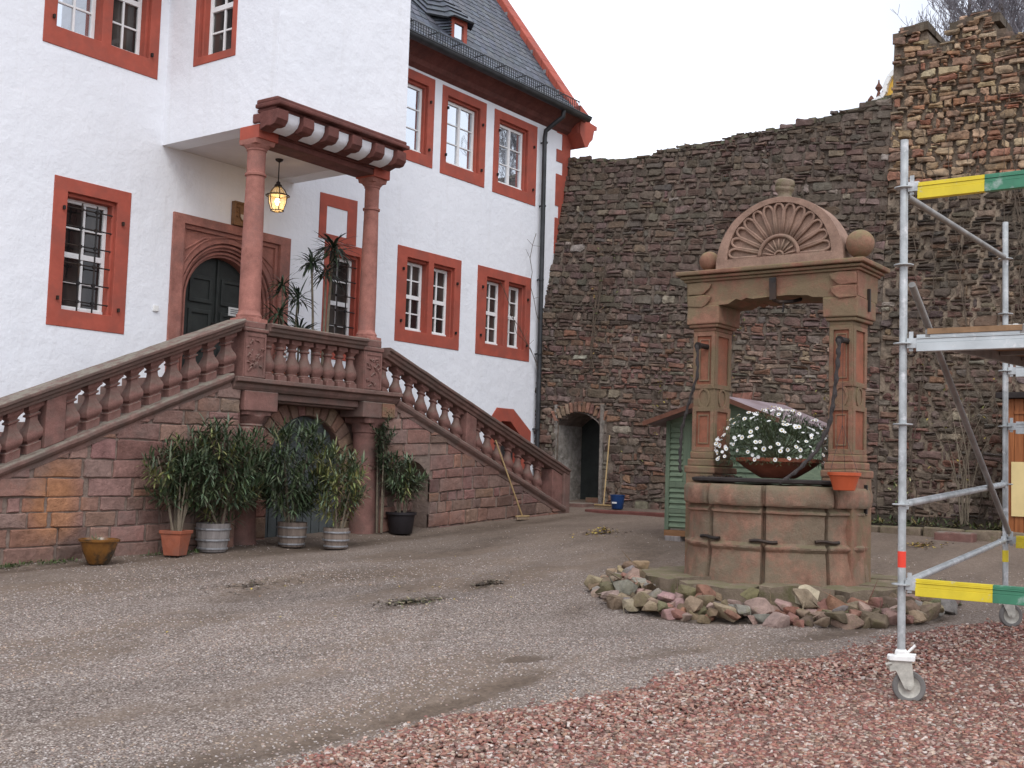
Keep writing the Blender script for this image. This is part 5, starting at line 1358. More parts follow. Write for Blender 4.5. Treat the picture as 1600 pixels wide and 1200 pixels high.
# ------------------------------------------------------------------ leaves
def leaf(mb, p, d, L, W, col, droop=0.3, up=Vector((0, 0, 1)), segs=2):
    d = d.normalized(); s = d.cross(up); s = s.normalized() if s.length > 1e-3 else Vector((1, 0, 0))
    n = s.cross(d)
    Vv = []; prof = {1: [1.0], 2: [0.9, 0.75], 3: [0.9, 1.0, 0.6], 4: [0.8, 1, .85, .5]}[segs]
    Vv.append(p); cur = p.copy(); dd = d.copy()
    for i in range(segs):
        dd = (dd + Vector((0, 0, -1))*droop/segs).normalized(); cur = cur + dd*(L/(segs+1))
        w = W*prof[i]/2
        Vv += [cur - s*w + n*W*0.12, cur + s*w + n*W*0.12]
    dd = (dd + Vector((0, 0, -1))*droop/segs).normalized(); Vv.append(cur + dd*(L/(segs+1)))
    F = [(0, 1, 2)] + [(1+2*i, 3+2*i, 4+2*i, 2+2*i) for i in range(segs-1)] + [(2*segs-1, 2*segs+1, 2*segs)]
    mb.add(Vv, F, col)
def rdir(lo=-0.2, hi=1.0):
    t = random.uniform(0, 2*PI); z = random.uniform(lo, hi); r = math.sqrt(max(0, 1-z*z)); return Vector((r*math.cos(t), r*math.sin(t), z))
def oleander(root, cx, cy, zb, rx_, ry_, z0, z1, nb, dark=1.0, yellow=0.12, bare=0.0, lean=(0, 0), L=(0.12, 0.19), nstem=7):
    """stems fan out of the pot; whorls of lance leaves along the branch ends"""
    st_ = MB(); lf = MB()
    for i in range(nstem):
        t = 2*PI*i/nstem+random.uniform(-.3, .3); q = random.uniform(0.25, 0.75)
        e = Vector((cx+lean[0]*0.5+rx_*q*math.cos(t), cy+lean[1]*0.5+ry_*q*math.sin(t), z0+(z1-z0)*random.uniform(0.35, 0.8)))
        b_ = Vector((cx+0.05*math.cos(t), cy+0.05*math.sin(t), zb)); m_ = b_.lerp(e, 0.5)+Vector((0, 0, 0.06))
        st_.tube([b_, m_, e], [0.013, 0.010, 0.006], 5)
    for i in range(int(nb*1.9)):
        while True:
            u = Vector((random.uniform(-1, 1), random.uniform(-1, 1), random.uniform(-1, 1)))
            if 0.25 < u.length < 1 and random.random() < u.length**1.2+0.15: break
        zc, hz = (z0+z1)/2, (z1-z0)/2
        bump_ = 1 + 0.18*noise.noise(u*2.3+Vector((cx*3, 0, 0)))
        p = Vector((cx+lean[0]*(u.z+1)/2+u.x*rx_*bump_, cy+lean[1]*(u.z+1)/2+u.y*ry_*bump_, zc+u.z*hz*bump_))
        if p.z < zb-0.02: continue
        ax = (Vector((u.x, u.y, 0.65+u.z*0.5))).normalized()
        st_.tube([p-ax*0.10, p+ax*0.06], 0.0025, 3, caps=False, c=None)
        k = random.random(); base = (0.06, 0.085, 0.040) if k > yellow else (0.15, 0.155, 0.055)
        if k > 0.7: base = (0.10, 0.13, 0.075)
        for w_ in range(random.randint(4, 6)):
            q = p + ax*(w_*0.035-0.07)
            for s_ in range(3):
                tt = 2*PI*s_/3+w_*1.1+random.uniform(-.4, .4); o1 = ax.orthogonal().normalized(); o2 = ax.cross(o1)
                d = (o1*math.cos(tt)+o2*math.sin(tt))*random.uniform(0.6, 1.0)+ax*(0.35+0.13*w_)
                leaf(lf, q, d, random.uniform(*L), random.uniform(0.020, 0.029), vary(tuple(c*dark for c in base), 0.3, 0.1), random.uniform(0, 0.5))
    st_.build('stem', 'bark_pale', root); lf.build('foliage', 'leaf', root, recalc=False)
def pot_square(root, x, y, z, w0, w1, h, mat, rot=0.4):
    mb = MB(); c = [(-1, -1), (1, -1), (1, 1), (-1, 1)]; Vv = []
    for r, zz in ((w0/2, 0), (w1/2*0.97, h*0.86), (w1/2*1.06, h*0.86), (w1/2*1.08, h), (w1/2*0.95, h), (w1/2*0.9, h*0.88)):
        for a, b_ in c: Vv.append((x+(a*math.cos(rot)-b_*math.sin(rot))*r, y+(a*math.sin(rot)+b_*math.cos(rot))*r, z+zz))
    F = [(3, 2, 1, 0)] + [(i*4+j, i*4+(j+1) % 4, (i+1)*4+(j+1) % 4, (i+1)*4+j) for i in range(5) for j in range(4)] + [(20, 21, 22, 23)]
    mb.add(Vv, F); return mb.build('pot', mat, root, bevel=0.006, seg=2)
def barrel(root, x, y, z, r0, r1, h, mat, hoops=True):
    mb = MB(); n = 18; prof = [(r0*0.98, 0), (r0, 0.01), (r0+(r1-r0)*0.5+0.012, h*0.5), (r1, h), (r1-0.02, h), (r1-0.03, h*0.9), (0.03, h*0.9)]
    mb.lathe([(r, z+q) for r, q in prof], x, y, n); p = mb.build('pot', mat, root)
    mb = MB()
    if hoops:
        for q in (0.12, 0.42, 0.80):
            rr = r0+(r1-r0)*q+0.012+0.010*(1-abs(q-.5)*2)*1
            mb.lathe([(rr, z+h*q-0.011), (rr+0.004, z+h*q-0.009), (rr+0.004, z+h*q+0.009), (rr, z+h*q+0.011), (rr-0.01, z+h*q+0.011), (rr-0.01, z+h*q-0.011)], x, y, n)
        mb.build('hoop', 'hoop', p)
    return p
Z = lambda x, y: float(gz(x, y))
p1 = thing('potted_oleander', 'bare stemmed oleander in a square terracotta pot at the foot of the left flight', 'potted shrub', (8.66, 11.2, Z(8.66, 11.2)))
z = Z(8.66, 11.2); pot_square(p1, 8.66, 11.2, z, 0.19, 0.265, 0.29, 'terracotta')
oleander(p1, 8.66, 11.2, z+0.27, 0.42, 0.26, 1.02, 1.78, 34, 0.9, 0.25, lean=(0.0, 0.06), nstem=9)
p2 = thing('potted_oleander', 'tallest bushy oleander in a grey wooden tub, left of the cellar door column', 'potted shrub', (9.26, 11.28, Z(9.26, 11.28)))
z = Z(9.26, 11.28); barrel(p2, 9.26, 11.28, z, 0.165, 0.205, 0.34, 'barrel'); oleander(p2, 9.30, 11.22, z+0.32, 0.66, 0.36, 0.86, 2.02, 125, 1.0, 0.07)
p3 = thing('potted_oleander', 'wide dark oleander in a brown wooden tub before the cellar door', 'potted shrub', (10.42, 11.15, Z(10.42, 11.15)))
z = Z(10.42, 11.15); barrel(p3, 10.42, 11.15, z, 0.15, 0.19, 0.31, 'barrel_brown'); oleander(p3, 10.36, 11.12, z+0.30, 0.56, 0.36, 0.88, 2.05, 105, 0.95, 0.05)
p4 = thing('potted_oleander', 'yellowish upright oleander in a small banded tub right of the wide one', 'potted shrub', (10.74, 10.68, Z(10.74, 10.68)))
z = Z(10.74, 10.68); barrel(p4, 10.74, 10.68, z, 0.135, 0.165, 0.26, 'barrel_brown'); oleander(p4, 10.78, 10.68, z+0.25, 0.31, 0.28, 0.82, 1.75, 50, 1.15, 0.45); 
p5 = thing('potted_oleander', 'slim oleander in a black plastic pot by the niche in the stair wall', 'potted shrub', (12.66, 11.3, Z(12.66, 11.3)))
z = Z(12.66, 11.3); mb = MB(); mb.lathe([(0.155, z), (0.165, z+0.01), (0.20, z+0.27), (0.225, z+0.275), (0.225, z+0.31), (0.205, z+0.31), (0.19, z+0.26), (0.02, z+0.26)], 12.66, 11.3, 24)
for sy in (-1, 1): mb.tube([(12.66+.2, 11.3-sy*.05, z+.29), (12.66+.28, 11.3, z+.30), (12.66+.2, 11.3+sy*.05, z+.29)], 0.01, 5)
mb.build('pot', 'black_plastic', p5, smooth=True)
oleander(p5, 12.64, 11.28, z+0.26, 0.27, 0.26, 1.12, 1.68, 34, 1.0, 0.1)
p6 = thing('climbing_shrub', 'dark narrow climbing shrub against the right column below the balcony', 'shrub', (12.42, 11.42, Z(12.42, 11.4)))
oleander(p6, 12.36, 11.42, Z(12.4, 11.4)+0.02, 0.14, 0.10, 1.45, 2.25, 26, 0.7, 0.05, L=(0.07, 0.11), nstem=3)
for p in (p1, p2, p3, p4, p5): p['group'] = 'potted shrubs along the staircase'
# glazed bowl
bw = thing('glazed_bowl', 'ochre brown glazed ceramic bowl with a grassy tuft on the ground at the left', 'planter', (7.58, 11.1, Z(7.58, 11.1)))
z = Z(7.58, 11.1)-0.01; mb = MB(); mb.lathe([(0.10, z), (0.115, z+0.015), (0.165, z+0.13), (0.195, z+0.235), (0.215, z+0.245), (0.218, z+0.268), (0.20, z+0.272), (0.185, z+0.24), (0.02, z+0.235)], 7.58, 11.1, 32); mb.build('bowl', 'glaze', bw, smooth=True)
mb = MB()
for i in range(40):
    d = rdir(0.5, 1); leaf(mb, Vector((7.55+random.uniform(-.08, .05), 11.1+random.uniform(-.05, .05), z+0.235)), d, random.uniform(0.06, 0.16), 0.008, vary((0.06, 0.09, 0.035), 0.3), 0.5)
mb.build('grass_tuft', 'leaf', bw, recalc=False)
# palm-like plants on the landing
def dracaena(root, x, y, z0, z1, n=34, L=0.42, tr=0.022, col=(0.032, 0.05, 0.028), bend=0.05):
    mb = MB(); top = Vector((x+bend, y, z1)); mb.tube([(x, y, z0), (x+bend*0.3, y, (z0+z1)/2), top], [tr*1.2, tr, tr*0.8], 7); mb.build('stem', 'bark_pale', root)
    lf = MB()
    for i in range(int(n*1.9)):
        d = rdir(-0.25, 0.95); leaf(lf, top+Vector((0, 0, random.uniform(-.10, .05))), d, L*random.uniform(0.7, 1.1), 0.034, vary(col, 0.3, 0.1), random.uniform(0.3, 1.1), segs=3)
    lf.build('leaf_rosette', 'leaf', root, recalc=False)
def pot_round(root, x, y, z, r, h, mat='terracotta'):
    mb = MB(); mb.lathe([(r*0.72, z), (r*0.75, z+0.01), (r*0.95, z+h*.8), (r*1.08, z+h*.8), (r*1.1, z+h), (r*0.98, z+h), (r*0.9, z+h*.85), (0.02, z+h*.85)], x, y, 24); mb.build('pot', mat, root, smooth=True)
d1 = thing('potted_palm', 'tall spiky leaved palm plant with two stems on the landing before the grated window', 'potted plant', (12.0, 12.35, 2.64))
pot_round(d1, 12.0, 12.35, 2.64, 0.2, 0.3); dracaena(d1, 12.05, 12.35, 2.9, 4.78, 46, 0.46, 0.022, bend=0.06); dracaena(d1, 11.86, 12.42, 2.9, 4.52, 30, 0.36, 0.018, bend=-0.10); dracaena(d1, 12.02, 12.38, 2.9, 4.42, 24, 0.40, 0.02, bend=0.0)
d2 = thing('potted_palm', 'lower palm plant with arching leaves behind the balcony balusters', 'potted plant', (11.55, 12.5, 2.64))
pot_round(d2, 11.55, 12.5, 2.64, 0.17, 0.26); dracaena(d2, 11.55, 12.5, 2.86, 4.0, 26, 0.36, 0.018, bend=0.05); dracaena(d2, 11.6, 12.45, 2.86, 3.45, 34, 0.55, 0.014, bend=0.0)
d3 = thing('potted_palm', 'slender palm plant nearest the left balcony column', 'potted plant', (11.25, 12.4, 2.64))
pot_round(d3, 11.25, 12.4, 2.64, 0.15, 0.24); dracaena(d3, 11.25, 12.4, 2.84, 4.08, 26, 0.34, 0.016, bend=-0.05); dracaena(d3, 11.22, 12.36, 2.84, 3.68, 22, 0.40, 0.014, bend=-0.1)
d4 = thing('potted_flower', 'small white flowering pot plant seen between the balcony balusters', 'potted plant', (10.93, 12.1, 2.64))
pot_round(d4, 10.93, 12.1, 2.64, 0.1, 0.15, 'barrel'); mb = MB()
for i in range(60): leaf(mb, Vector((10.93, 12.1, 2.8)), rdir(0, 1), random.uniform(.08, .26), 0.03, vary((0.05, 0.085, 0.035), 0.3), 0.3)
mb.build('foliage', 'leaf', d4, recalc=False)
mb = MB()
for i in range(9): mb.sphere(10.93+random.uniform(-.12, .12), 12.05+random.uniform(-.1, .05), 2.98+random.uniform(-.08, .14), 0.022, 8)
mb.build('blossom', 'petal', d4)

# flower bowl on the well
fb = thing('flower_bowl', 'big dome of white daisies in a shallow terracotta bowl standing on the well', 'flower bowl', (11.9, 5.2, 1.585))
mb = MB(); mb.lathe([(0.17, 1.59), (0.20, 1.60), (0.36, 1.70), (0.435, 1.76), (0.455, 1.765), (0.46, 1.80), (0.435, 1.805), (0.40, 1.77), (0.02, 1.76)], 11.9, 5.2, 36); mb.build('bowl', 'terracotta', fb, smooth=True)
mb = MB(); tips = []
for i in range(2600):
    u = rdir(-0.25, 1.0); q = random.uniform(0.35, 1.0)**0.6
    bump_ = 1+0.16*noise.noise(u*2.6)
    p = Vector((11.9+u.x*0.60*q*bump_, 5.23+u.y*0.63*q*bump_, 1.84+u.z*0.46*q*bump_))
    if p.z < 1.66: continue
    for s_ in range(4): leaf(mb, p, u*0.8+rdir(-0.3, 1)*0.7, random.uniform(0.035, 0.075), 0.008, vary(random.choice([(0.07, 0.10, 0.05), (0.10, 0.135, 0.06), (0.045, 0.066, 0.035)]), 0.3, 0.1), 0.2, segs=1)
for i in range(60):
    u = rdir(0, 1); u.z = abs(u.z); mb.tube([(11.9, 5.2, 1.77), (11.9+u.x*0.3, 5.2+u.y*0.3, 1.85+u.z*0.2), (11.9+u.x*0.55, 5.2+u.y*0.57, 1.86+u.z*0.4)], 0.004, 3, (0.06, 0.07, 0.03), caps=False)
mb.build('foliage', 'leaf', fb, recalc=False)
fp = MB()
for i in range(11):
    t = 2*PI*i/11; a = Vector((math.cos(t), math.sin(t), 0.15)); s_ = Vector((-math.sin(t), math.cos(t), 0))
    fp.add([a*0.006, a*0.024+s_*0.006, a*0.032, a*0.024-s_*0.006], [(0, 1, 2, 3)])
fpet = fp.build('blossom', 'petal', None, recalc=False); ey = MB(); ey.sphere(0, 0, 0.004, 0.009, 8, sc3=(1, 1, 0.6)); eye_ = ey.build('flower_eye', 'pollen', None)
cnt = 0; used = []
camv = Vector((-0.90, -0.40, 0.15)).normalized()
tries = 0
while cnt < 98 and tries < 9000:
    tries += 1
    u = rdir(-0.15, 1.0)
    if u.dot(camv) < -0.15: continue
    if noise.noise(u*2.2+Vector((5, 1, 2))) < -0.12 and random.random() < 0.8: continue
    bump_ = 1+0.16*noise.noise(u*2.6)
    p = Vector((11.9+u.x*0.63*bump_, 5.23+u.y*0.665*bump_, 1.84+u.z*0.49*bump_))
    if p.z < 1.72 or any((p-q).length < 0.035 for q in used): continue
    used.append(p)
    o = fpet if cnt == 0 else fpet.copy(); e = eye_ if cnt == 0 else eye_.copy()
    if cnt: COL.objects.link(o); COL.objects.link(e)
    o.parent = fb; e.parent = o; o.location = p - ORG[fb.name]; k = random.uniform(0.6, 0.95); o.scale = (k, k, k)
    d = (u*0.7+camv*0.3+rdir(-1, 1)*0.45+Vector((0, 0, 0.35))).normalized(); o.rotation_euler = d.to_track_quat('Z', 'Y').to_euler(); cnt += 1
mb = MB(); n_ = 0
while n_ < 110:
    u = rdir(-0.15, 1.0)
    if noise.noise(u*2.2+Vector((5, 1, 2))) < -0.1 and random.random() < 0.7: continue
    bump_ = 1+0.16*noise.noise(u*2.6); p = Vector((11.9+u.x*0.62*bump_, 5.23+u.y*0.655*bump_, 1.84+u.z*0.48*bump_))
    if p.z < 1.72 or any((p-q).length < 0.03 for q in used): continue
    used.append(p); n_ += 1; d = (u*0.6+camv*0.2+rdir(-1, 1)*0.5+Vector((0, 0, 0.35))).normalized(); a1 = d.orthogonal().normalized(); a2 = d.cross(a1); k = random.uniform(0.016, 0.026)
    for i in range(7):
        t = 2*PI*i/7; e = a1*math.cos(t)+a2*math.sin(t); f_ = a2*math.cos(t)-a1*math.sin(t)
        mb.add([p, p+e*k*0.8+f_*k*0.3, p+e*k+d*0.003, p+e*k*0.8-f_*k*0.3], [(0, 1, 2, 3)])
o = mb.build('small_blossoms', 'petal', fb, recalc=False); o['kind'] = 'stuff'
# hanging pot on the pillar
hp = thing('hanging_pot', 'orange plastic pot hanging by strings against the right side of the well', 'flower pot', (11.38, 4.27, 1.49))
hx, hy = 11.38, 4.27
mb = MB(); mb.lathe([(0.095, 1.49), (0.105, 1.495), (0.135, 1.60), (0.15, 1.635), (0.162, 1.64), (0.165, 1.67), (0.15, 1.672), (0.14, 1.64), (0.02, 1.63)], hx, hy, 32); mb.build('pot', 'orange_plastic', hp, smooth=True)
mb = MB()
for t in (0.3, 2.4, 4.5): mb.tube([(hx+0.155*math.cos(t), hy+0.155*math.sin(t), 1.66), (11.50, 4.34, 2.15), (11.55, 4.36, 3.0)], 0.0025, 4)
mb.build('string', 'rope', hp)
mb = MB()
for i in range(14): leaf(mb, Vector((hx+.08, hy-.02, 1.65)), rdir(0.2, 1), random.uniform(.04, .09), 0.01, vary((0.10, 0.13, 0.04), 0.3), 0.5)
mb.build('sprig', 'leaf', hp, recalc=False)
# withered plants left of the bowl on the cover
wp = MB()
for i in range(120): leaf(wp, Vector((11.45+random.uniform(-.05, .3), 5.72+random.uniform(-.25, .2), 1.595)), rdir(0.0, 0.8), random.uniform(0.04, 0.12), 0.012, vary((0.05, 0.042, 0.035), 0.4), 0.8)
o = wp.build('withered_plant', 'leaf', None, recalc=False); recenter(o, (11.5, 5.72, 1.59)); setp(o, 'dark withered plant lying on the well cover left of the flower bowl', 'plant')

# ------------------------------------------------------------------ green shed behind the well
sh = thing('garden_shed', 'small green louvred wooden shed with brown gable roof behind the well', 'shed', (14.9, 7.0, 0.75))
SX, SY0, SY1, ZB = 14.25, 6.15, 7.88, 0.86
mb = MB()
for y0, y1 in ((SY1-0.06, SY1), (SY0, SY0+0.06)): mb.box(SX-0.01, SX+0.06, y0, y1, ZB-0.02, 2.34)
mb.build('corner_post', 'shed_trim', sh, bevel=0.004, seg=1)
mb = MB(); mb.box(SX+0.03, SX+0.05, SY0+.06, SY1-.06, ZB, 2.34); mb.add([(SX+0.03, SY0, 2.34), (SX+0.03, SY1, 2.34), (SX+0.03, 6.98, 2.58), (SX+.05, SY0, 2.34), (SX+.05, SY1, 2.34), (SX+.05, 6.98, 2.58)], [(0, 1, 2), (5, 4, 3), (0, 3, 4, 1), (1, 4, 5, 2), (2, 5, 3, 0)])
mb.box(SX+0.06, SX+1.3, SY1-0.03, SY1-0.01, ZB, 2.34); mb.box(SX+0.06, SX+1.3, SY0+0.01, SY0+0.03, ZB, 2.34); mb.box(SX+1.28, SX+1.3, SY0+.03, SY1-.03, ZB, 2.34)
mb.build('wall_board', 'shed_green', sh)
mb = MB(); mb.box(SX, SX+0.03, SY0+.06, SY1-.06, 1.42, 1.50); mb.box(SX, SX+0.03, SY0+.06, SY1-.06, 1.07, 1.13); mb.box(SX+.005, SX+0.03, 7.50, 7.62, 1.50, 2.34)
mb.box(SX+.002, SX+0.03, 7.14, 7.5, 1.5, 2.3)
mb.build('rail', 'shed_trim', sh, bevel=0.004, seg=1)
for (ya, yb, za, zb) in ((7.62, SY1-0.06, 1.50, 2.3), (SY0+0.06, 7.14, 1.5, 2.3), (SY0+0.06, SY1-0.06, 1.13, 1.42), (SY0+0.06, SY1-0.06, ZB+0.02, 1.07)):
    mb = MB(); z = za
    while z < zb-0.02:
        hh = 0.075; mb.add([(SX+0.03, ya+.002, z+hh), (SX+0.03, yb-.002, z+hh), (SX-0.002, yb-.002, z+0.004), (SX-0.002, ya+.002, z+0.004), (SX+0.012, ya+.002, z), (SX+0.012, yb-.002, z)], [(0, 1, 2, 3), (3, 2, 5, 4), (0, 3, 4), (1, 5, 2)]); z += hh
    mb.build('louvre', 'shed_green', sh)
mb = MB(); mb.box(SX-0.012, SX+0.05, SY0, SY1, ZB-0.10, ZB-0.021); mb.build('base_board', 'shed_orange', sh)
mb = MB(); mb.box(SX-0.03, SX+0.15, SY1-0.26, SY1-0.02, 0.66, ZB-0.10); mb.build('stone_foot', 'barrel', sh, bevel=0.01)
mb = MB(); RX0, RX1 = 13.92, 16.05
yr, zr = 6.93, 2.66; yl, zl = 8.06, 2.30; yq, zq = 6.05, 2.33
for (ya, za) in ((yl, zl), (yq, zq)):
    mb = MB(); mb.add([(RX0, yr, zr), (RX1, yr, zr), (RX1-(0.3 if ya == yq else 0), ya, za), (RX0, ya, za), (RX0, yr, zr-0.03), (RX1, yr, zr-0.03), (RX1-(0.3 if ya == yq else 0), ya, za-0.03), (RX0, ya, za-0.03)], [(0, 1, 2, 3), (7, 6, 5, 4), (0, 3, 7, 4), (1, 5, 6, 2), (2, 6, 7, 3), (0, 4, 5, 1)])
    mb.build('roof_slope', 'felt', sh)
mb = MB(); mb.bar((RX0-0.012, yr, zr-0.02), (RX0-0.012, yl, zl-0.02), 0.02, 0.06); mb.bar((RX0-0.012, yr, zr-0.02), (RX0-0.012, yq, zq-0.02), 0.02, 0.06); mb.build('bargeboard', 'rust_edge', sh)

# brown hut at the right edge
ht = thing('wooden_hut', 'varnished brown plank hut with flat dark roof, cut by the right edge of the picture', 'hut', (17.9, 3.5, 0.6))
HX, HY = 17.86, 4.31
for i in range(14):
    ya = HY-0.125*(i+1); mb = MB(); mb.box(HX-0.0 if i % 2 else HX+0.006, HX+0.03, ya+0.002, ya+0.123, 0.56, 2.84); mb.build('plank', 'hut_wood', ht, bevel=0.003, seg=1)
mb = MB(); mb.box(HX+0.04, HX+1.3, HY-1.8, HY-0.01, 0.5, 2.84); mb.build('hut_body', 'hut_wood', ht)
mb = MB(); mb.box(HX-0.02, HX-0.001, HY-1.75, HY-0.13, 2.62, 2.66); mb.build('batten', 'hut_wood', ht)
mb = MB(); mb.box(HX-0.14, HX+1.4, HY-1.9, HY+0.10, 2.845, 2.93); mb.build('flat_roof', 'felt_dark', ht, bevel=0.006)
mb = MB(); mb.box(HX-0.028, HX-0.012, HY-0.75, HY-0.09, 1.15, 1.93); mb.build('blank_board', 'board', ht)

# ------------------------------------------------------------------ scaffold tower
FX, FY = 7.43, 2.41; BXx, BYy = 10.78, 2.60
sc_ = thing('scaffold_tower', 'mobile metal scaffold tower with yellow and green rails and wheels at the right', 'scaffold', (FX, FY, 0.25))
FT, BT = 3.80, 3.92
ros_f = [0.955, 1.454, 1.961, 2.476, 2.983, 3.486]; ros_b = [1.121, 1.604, 2.107, 2.595, 3.10, 3.59]
WYd = -1.5
def post(x, y, zb, zt, ros, marks=()):
    mb = MB(); mb.tube([(x, y, zb), (x, y, zt)], 0.0245, 16); p = mb.build('post', 'zinc', sc_, smooth=True)
    for z in ros:
        mb = MB(); mb.lathe([(0.026, z-0.006), (0.055, z-0.005), (0.062, z-0.003), (0.062, z+0.003), (0.055, z+0.005), (0.026, z+0.006)], x, y, 20); mb.build('rosette', 'zinc', p)
    mb = MB(); mb.tube([(x, y, ros[-2]+0.15), (x, y, ros[-2]+0.33)], 0.0285, 16) if False else None
    for (za, zb_, m_) in marks:
        mb = MB(); mb.lathe([(0.0251, za), (0.0253, za+.002), (0.0253, zb_), (0.0251, zb_+.001)], x, y, 16); mb.build('tape_band', m_, p)
    return p
post(FX, FY, 0.54, FT, ros_f, ((1.06, 1.16, 'red_tape'),)); post(BXx, BYy, 0.68, BT, ros_b, ((0.93, 1.03, 'yellow'),))
post(FX-0.02, FY+WYd, 0.54, FT, ros_f); post(BXx-0.02, BYy+WYd, 0.68, BT, ros_b)
def caster(x, y, zg, zt, yaw, R=0.10):
    """wheel, fork, base plate, spindle with nut"""
    cr = MB(); cr.tube([(x, y, zg+0.30), (x, y, zt+0.02)], 0.016, 10); f = cr.build('spindle', 'rim', sc_)
    mb = MB(); mb.lathe([(0.028, zt-0.035), (0.038, zt-0.03), (0.038, zt+0.0), (0.03, zt+0.012)], x, y, 12)
    mb.tube([(x+0.02, y-0.03, zt-0.01), (x+0.04, y-0.075, zt+0.04)], 0.009, 6); mb.tube([(x+0.02, y-0.03, zt-0.02), (x+0.04, y-0.08, zt-0.02)], 0.009, 6); mb.build('jack_nut', 'paint_white', sc_)
    c, s_ = math.cos(yaw), math.sin(yaw); T = lambda a, b_, z: (x+a*c-b_*s_, y+a*s_+b_*c, z)
    fk = MB(); zp = zg+0.262
    fk.prism([(-.075, -.05), (.075, -.05), (.085, 0), (.075, .05), (-.075, .05), (-.085, 0)], zp, zp+0.028, lambda a, b_, d: T(a, b_, d)); pl_ = fk.build('caster_plate', 'paint_white', sc_, bevel=0.004)
    fk = MB(); wx = 0.035
    for sd_ in (-1, 1):
        fk.prism([(-.055, zp), (.06, zp), (.075, zg+R+0.02), (.055, zg+R-0.02), (.02, zg+R-0.01), (-.035, zg+0.20), (-.07, zg+0.19), (-.075, zg+0.24)], sd_*0.030, sd_*0.035, lambda a, h, d: T(a, d, h))
    fk.tube([T(-.06, -.03, zp-.02), T(-.095, -.03, zp-.03)], 0.012, 6); fk.tube([T(wx+.012, -.045, zg+R), T(wx+.012, .045, zg+R)], 0.014, 10)
    fk.build('fork', 'rim', pl_)
    mb = MB(); n = 32; prof = [(0.068, -.018), (0.072, -.02), (R-0.006, -.02), (R, -.012), (R, .012), (R-0.006, .02), (0.072, .02), (0.068, .018)]
    Vv = [T(wx+.012+r*math.cos(2*PI*i/n), b_, zg+R+r*math.sin(2*PI*i/n)) for i in range(n) for r, b_ in prof]; k = len(prof)
    mb.add(Vv, [(i*k+j, ((i+1) % n)*k+j, ((i+1) % n)*k+(j+1) % k, i*k+(j+1) % k) for i in range(n) for j in range(k)]); w_ = mb.build('wheel', 'rubber', pl_, smooth=True)
    mb = MB(); prof = [(0.016, -.014), (0.03, -.008), (0.055, -.008), (0.0675, -.016), (0.0675, .016), (0.055, .008), (0.03, .008), (0.016, .014)]; k = 8
    Vv = [T(wx+.012+r*math.cos(2*PI*i/n), b_, zg+R+r*math.sin(2*PI*i/n)) for i in range(n) for r, b_ in prof]
    mb.add(Vv, [(i*k+j, ((i+1) % n)*k+j, ((i+1) % n)*k+(j+1) % k, i*k+(j+1) % k) for i in range(n) for j in range(k)]); mb.build('wheel_rim', 'rim', pl_, smooth=True)
for (x, y, zt, yaw) in ((FX, FY, 0.54, -1.15), (BXx, BYy, 0.68, -0.9), (FX-0.02, FY+WYd, 0.54, 0.5), (BXx-0.02, BYy+WYd, 0.68, 1.0)):
    caster(x, y, float(gzu(x, y))+0.018, zt, yaw)
def coupler(mb, x, y, z, dx, dy):
    d = Vector((dx, dy, 0)).normalized(); p = Vector((x, y, z))
    mb.bar(p+d*0.028+Vector((0, 0, 0.0)), p+d*0.095, 0.035, 0.062); q = p+d*0.05; mb.bar(q+Vector((0, 0, -0.05)), q+Vector((0, 0, 0.075)), 0.008, 0.026)
def tube_rail(a, b_, r=0.024, mat='zinc', cp=True):
    a, b_ = Vector(a), Vector(b_); d = (b_-a).normalized(); mb = MB(); mb.tube([a+d*0.07, b_-d*0.07], r, 14)
    o = mb.build('ledger_tube' if cp else 'brace_tube', mat, sc_, smooth=True)
    if cp:
        mb = MB(); coupler(mb, *a, d.x, d.y); mb.build('coupler', 'zinc', o); mb = MB(); coupler(mb, *b_, -d.x, -d.y); mb.build('coupler', 'zinc', o)
for (zf, zb_) in ((ros_f[0], ros_b[0]), (ros_f[1], ros_b[1])): tube_rail((FX, FY, zf), (BXx, BYy, zb_))
tube_rail((FX, FY, 3.44), (BXx, BYy, 3.60), 0.022, 'brace_metal', False)
tube_rail((FX+0.02, FY-0.03, 2.90), (BXx-0.05, BYy-0.05, 1.16), 0.023, 'brace_metal', False)
def box_rail(x, y, z, L, segs, h=0.115, w=0.045, zo=0.0):
    root_ = None; a0 = 0.09
    for k, (a1, mat) in enumerate(segs):
        mb = MB(); y0_, y1_ = y-a0, y-a1
        # upper ridge profile and lower face, like an extruded rail
        for (za, zb_, ww) in ((0.0, 0.062, w), (0.066, 0.088, w*0.85), (0.09, 0.112, w*0.7)):
            pass
        mb.box(x-w/2, x+w/2, y1_, y0_, z-0.055+zo, z+0.0+zo)
        mb.box(x-w*0.40, x+w*0.40, y1_, y0_, z+0.0005+zo, z+0.024+zo); mb.box(x-w*0.5, x+w*0.3, y1_, y0_, z+0.0245+zo, z+0.032+zo); mb.box(x-w*0.36, x+w*0.36, y1_, y0_, z+0.0325+zo, z+0.052+zo)
        o = mb.build('guard_rail' if root_ is None else 'painted_section', mat, sc_ if root_ is None else root_, bevel=0.002, seg=1)
        root_ = root_ or o; a0 = a1
    mb = MB(); coupler(mb, x, y, z, 0, -1); mb.build('coupler', 'zinc', root_); mb = MB(); coupler(mb, x, y+WYd, z, 0, 1); mb.build('coupler', 'zinc', root_)
e_ = 1.5-0.09
box_rail(FX, FY, ros_f[5], 1.5, ((0.50, 'yellow'), (1.0, 'green'), (e_, 'yellow')), zo=-0.03)
box_rail(FX, FY, ros_f[0], 1.5, ((0.55, 'yellow'), (1.0, 'green'), (e_, 'yellow')), zo=-0.01)
box_rail(FX, FY, ros_f[3], 1.5, ((e_, 'alu'),), w=0.055, zo=0.0)
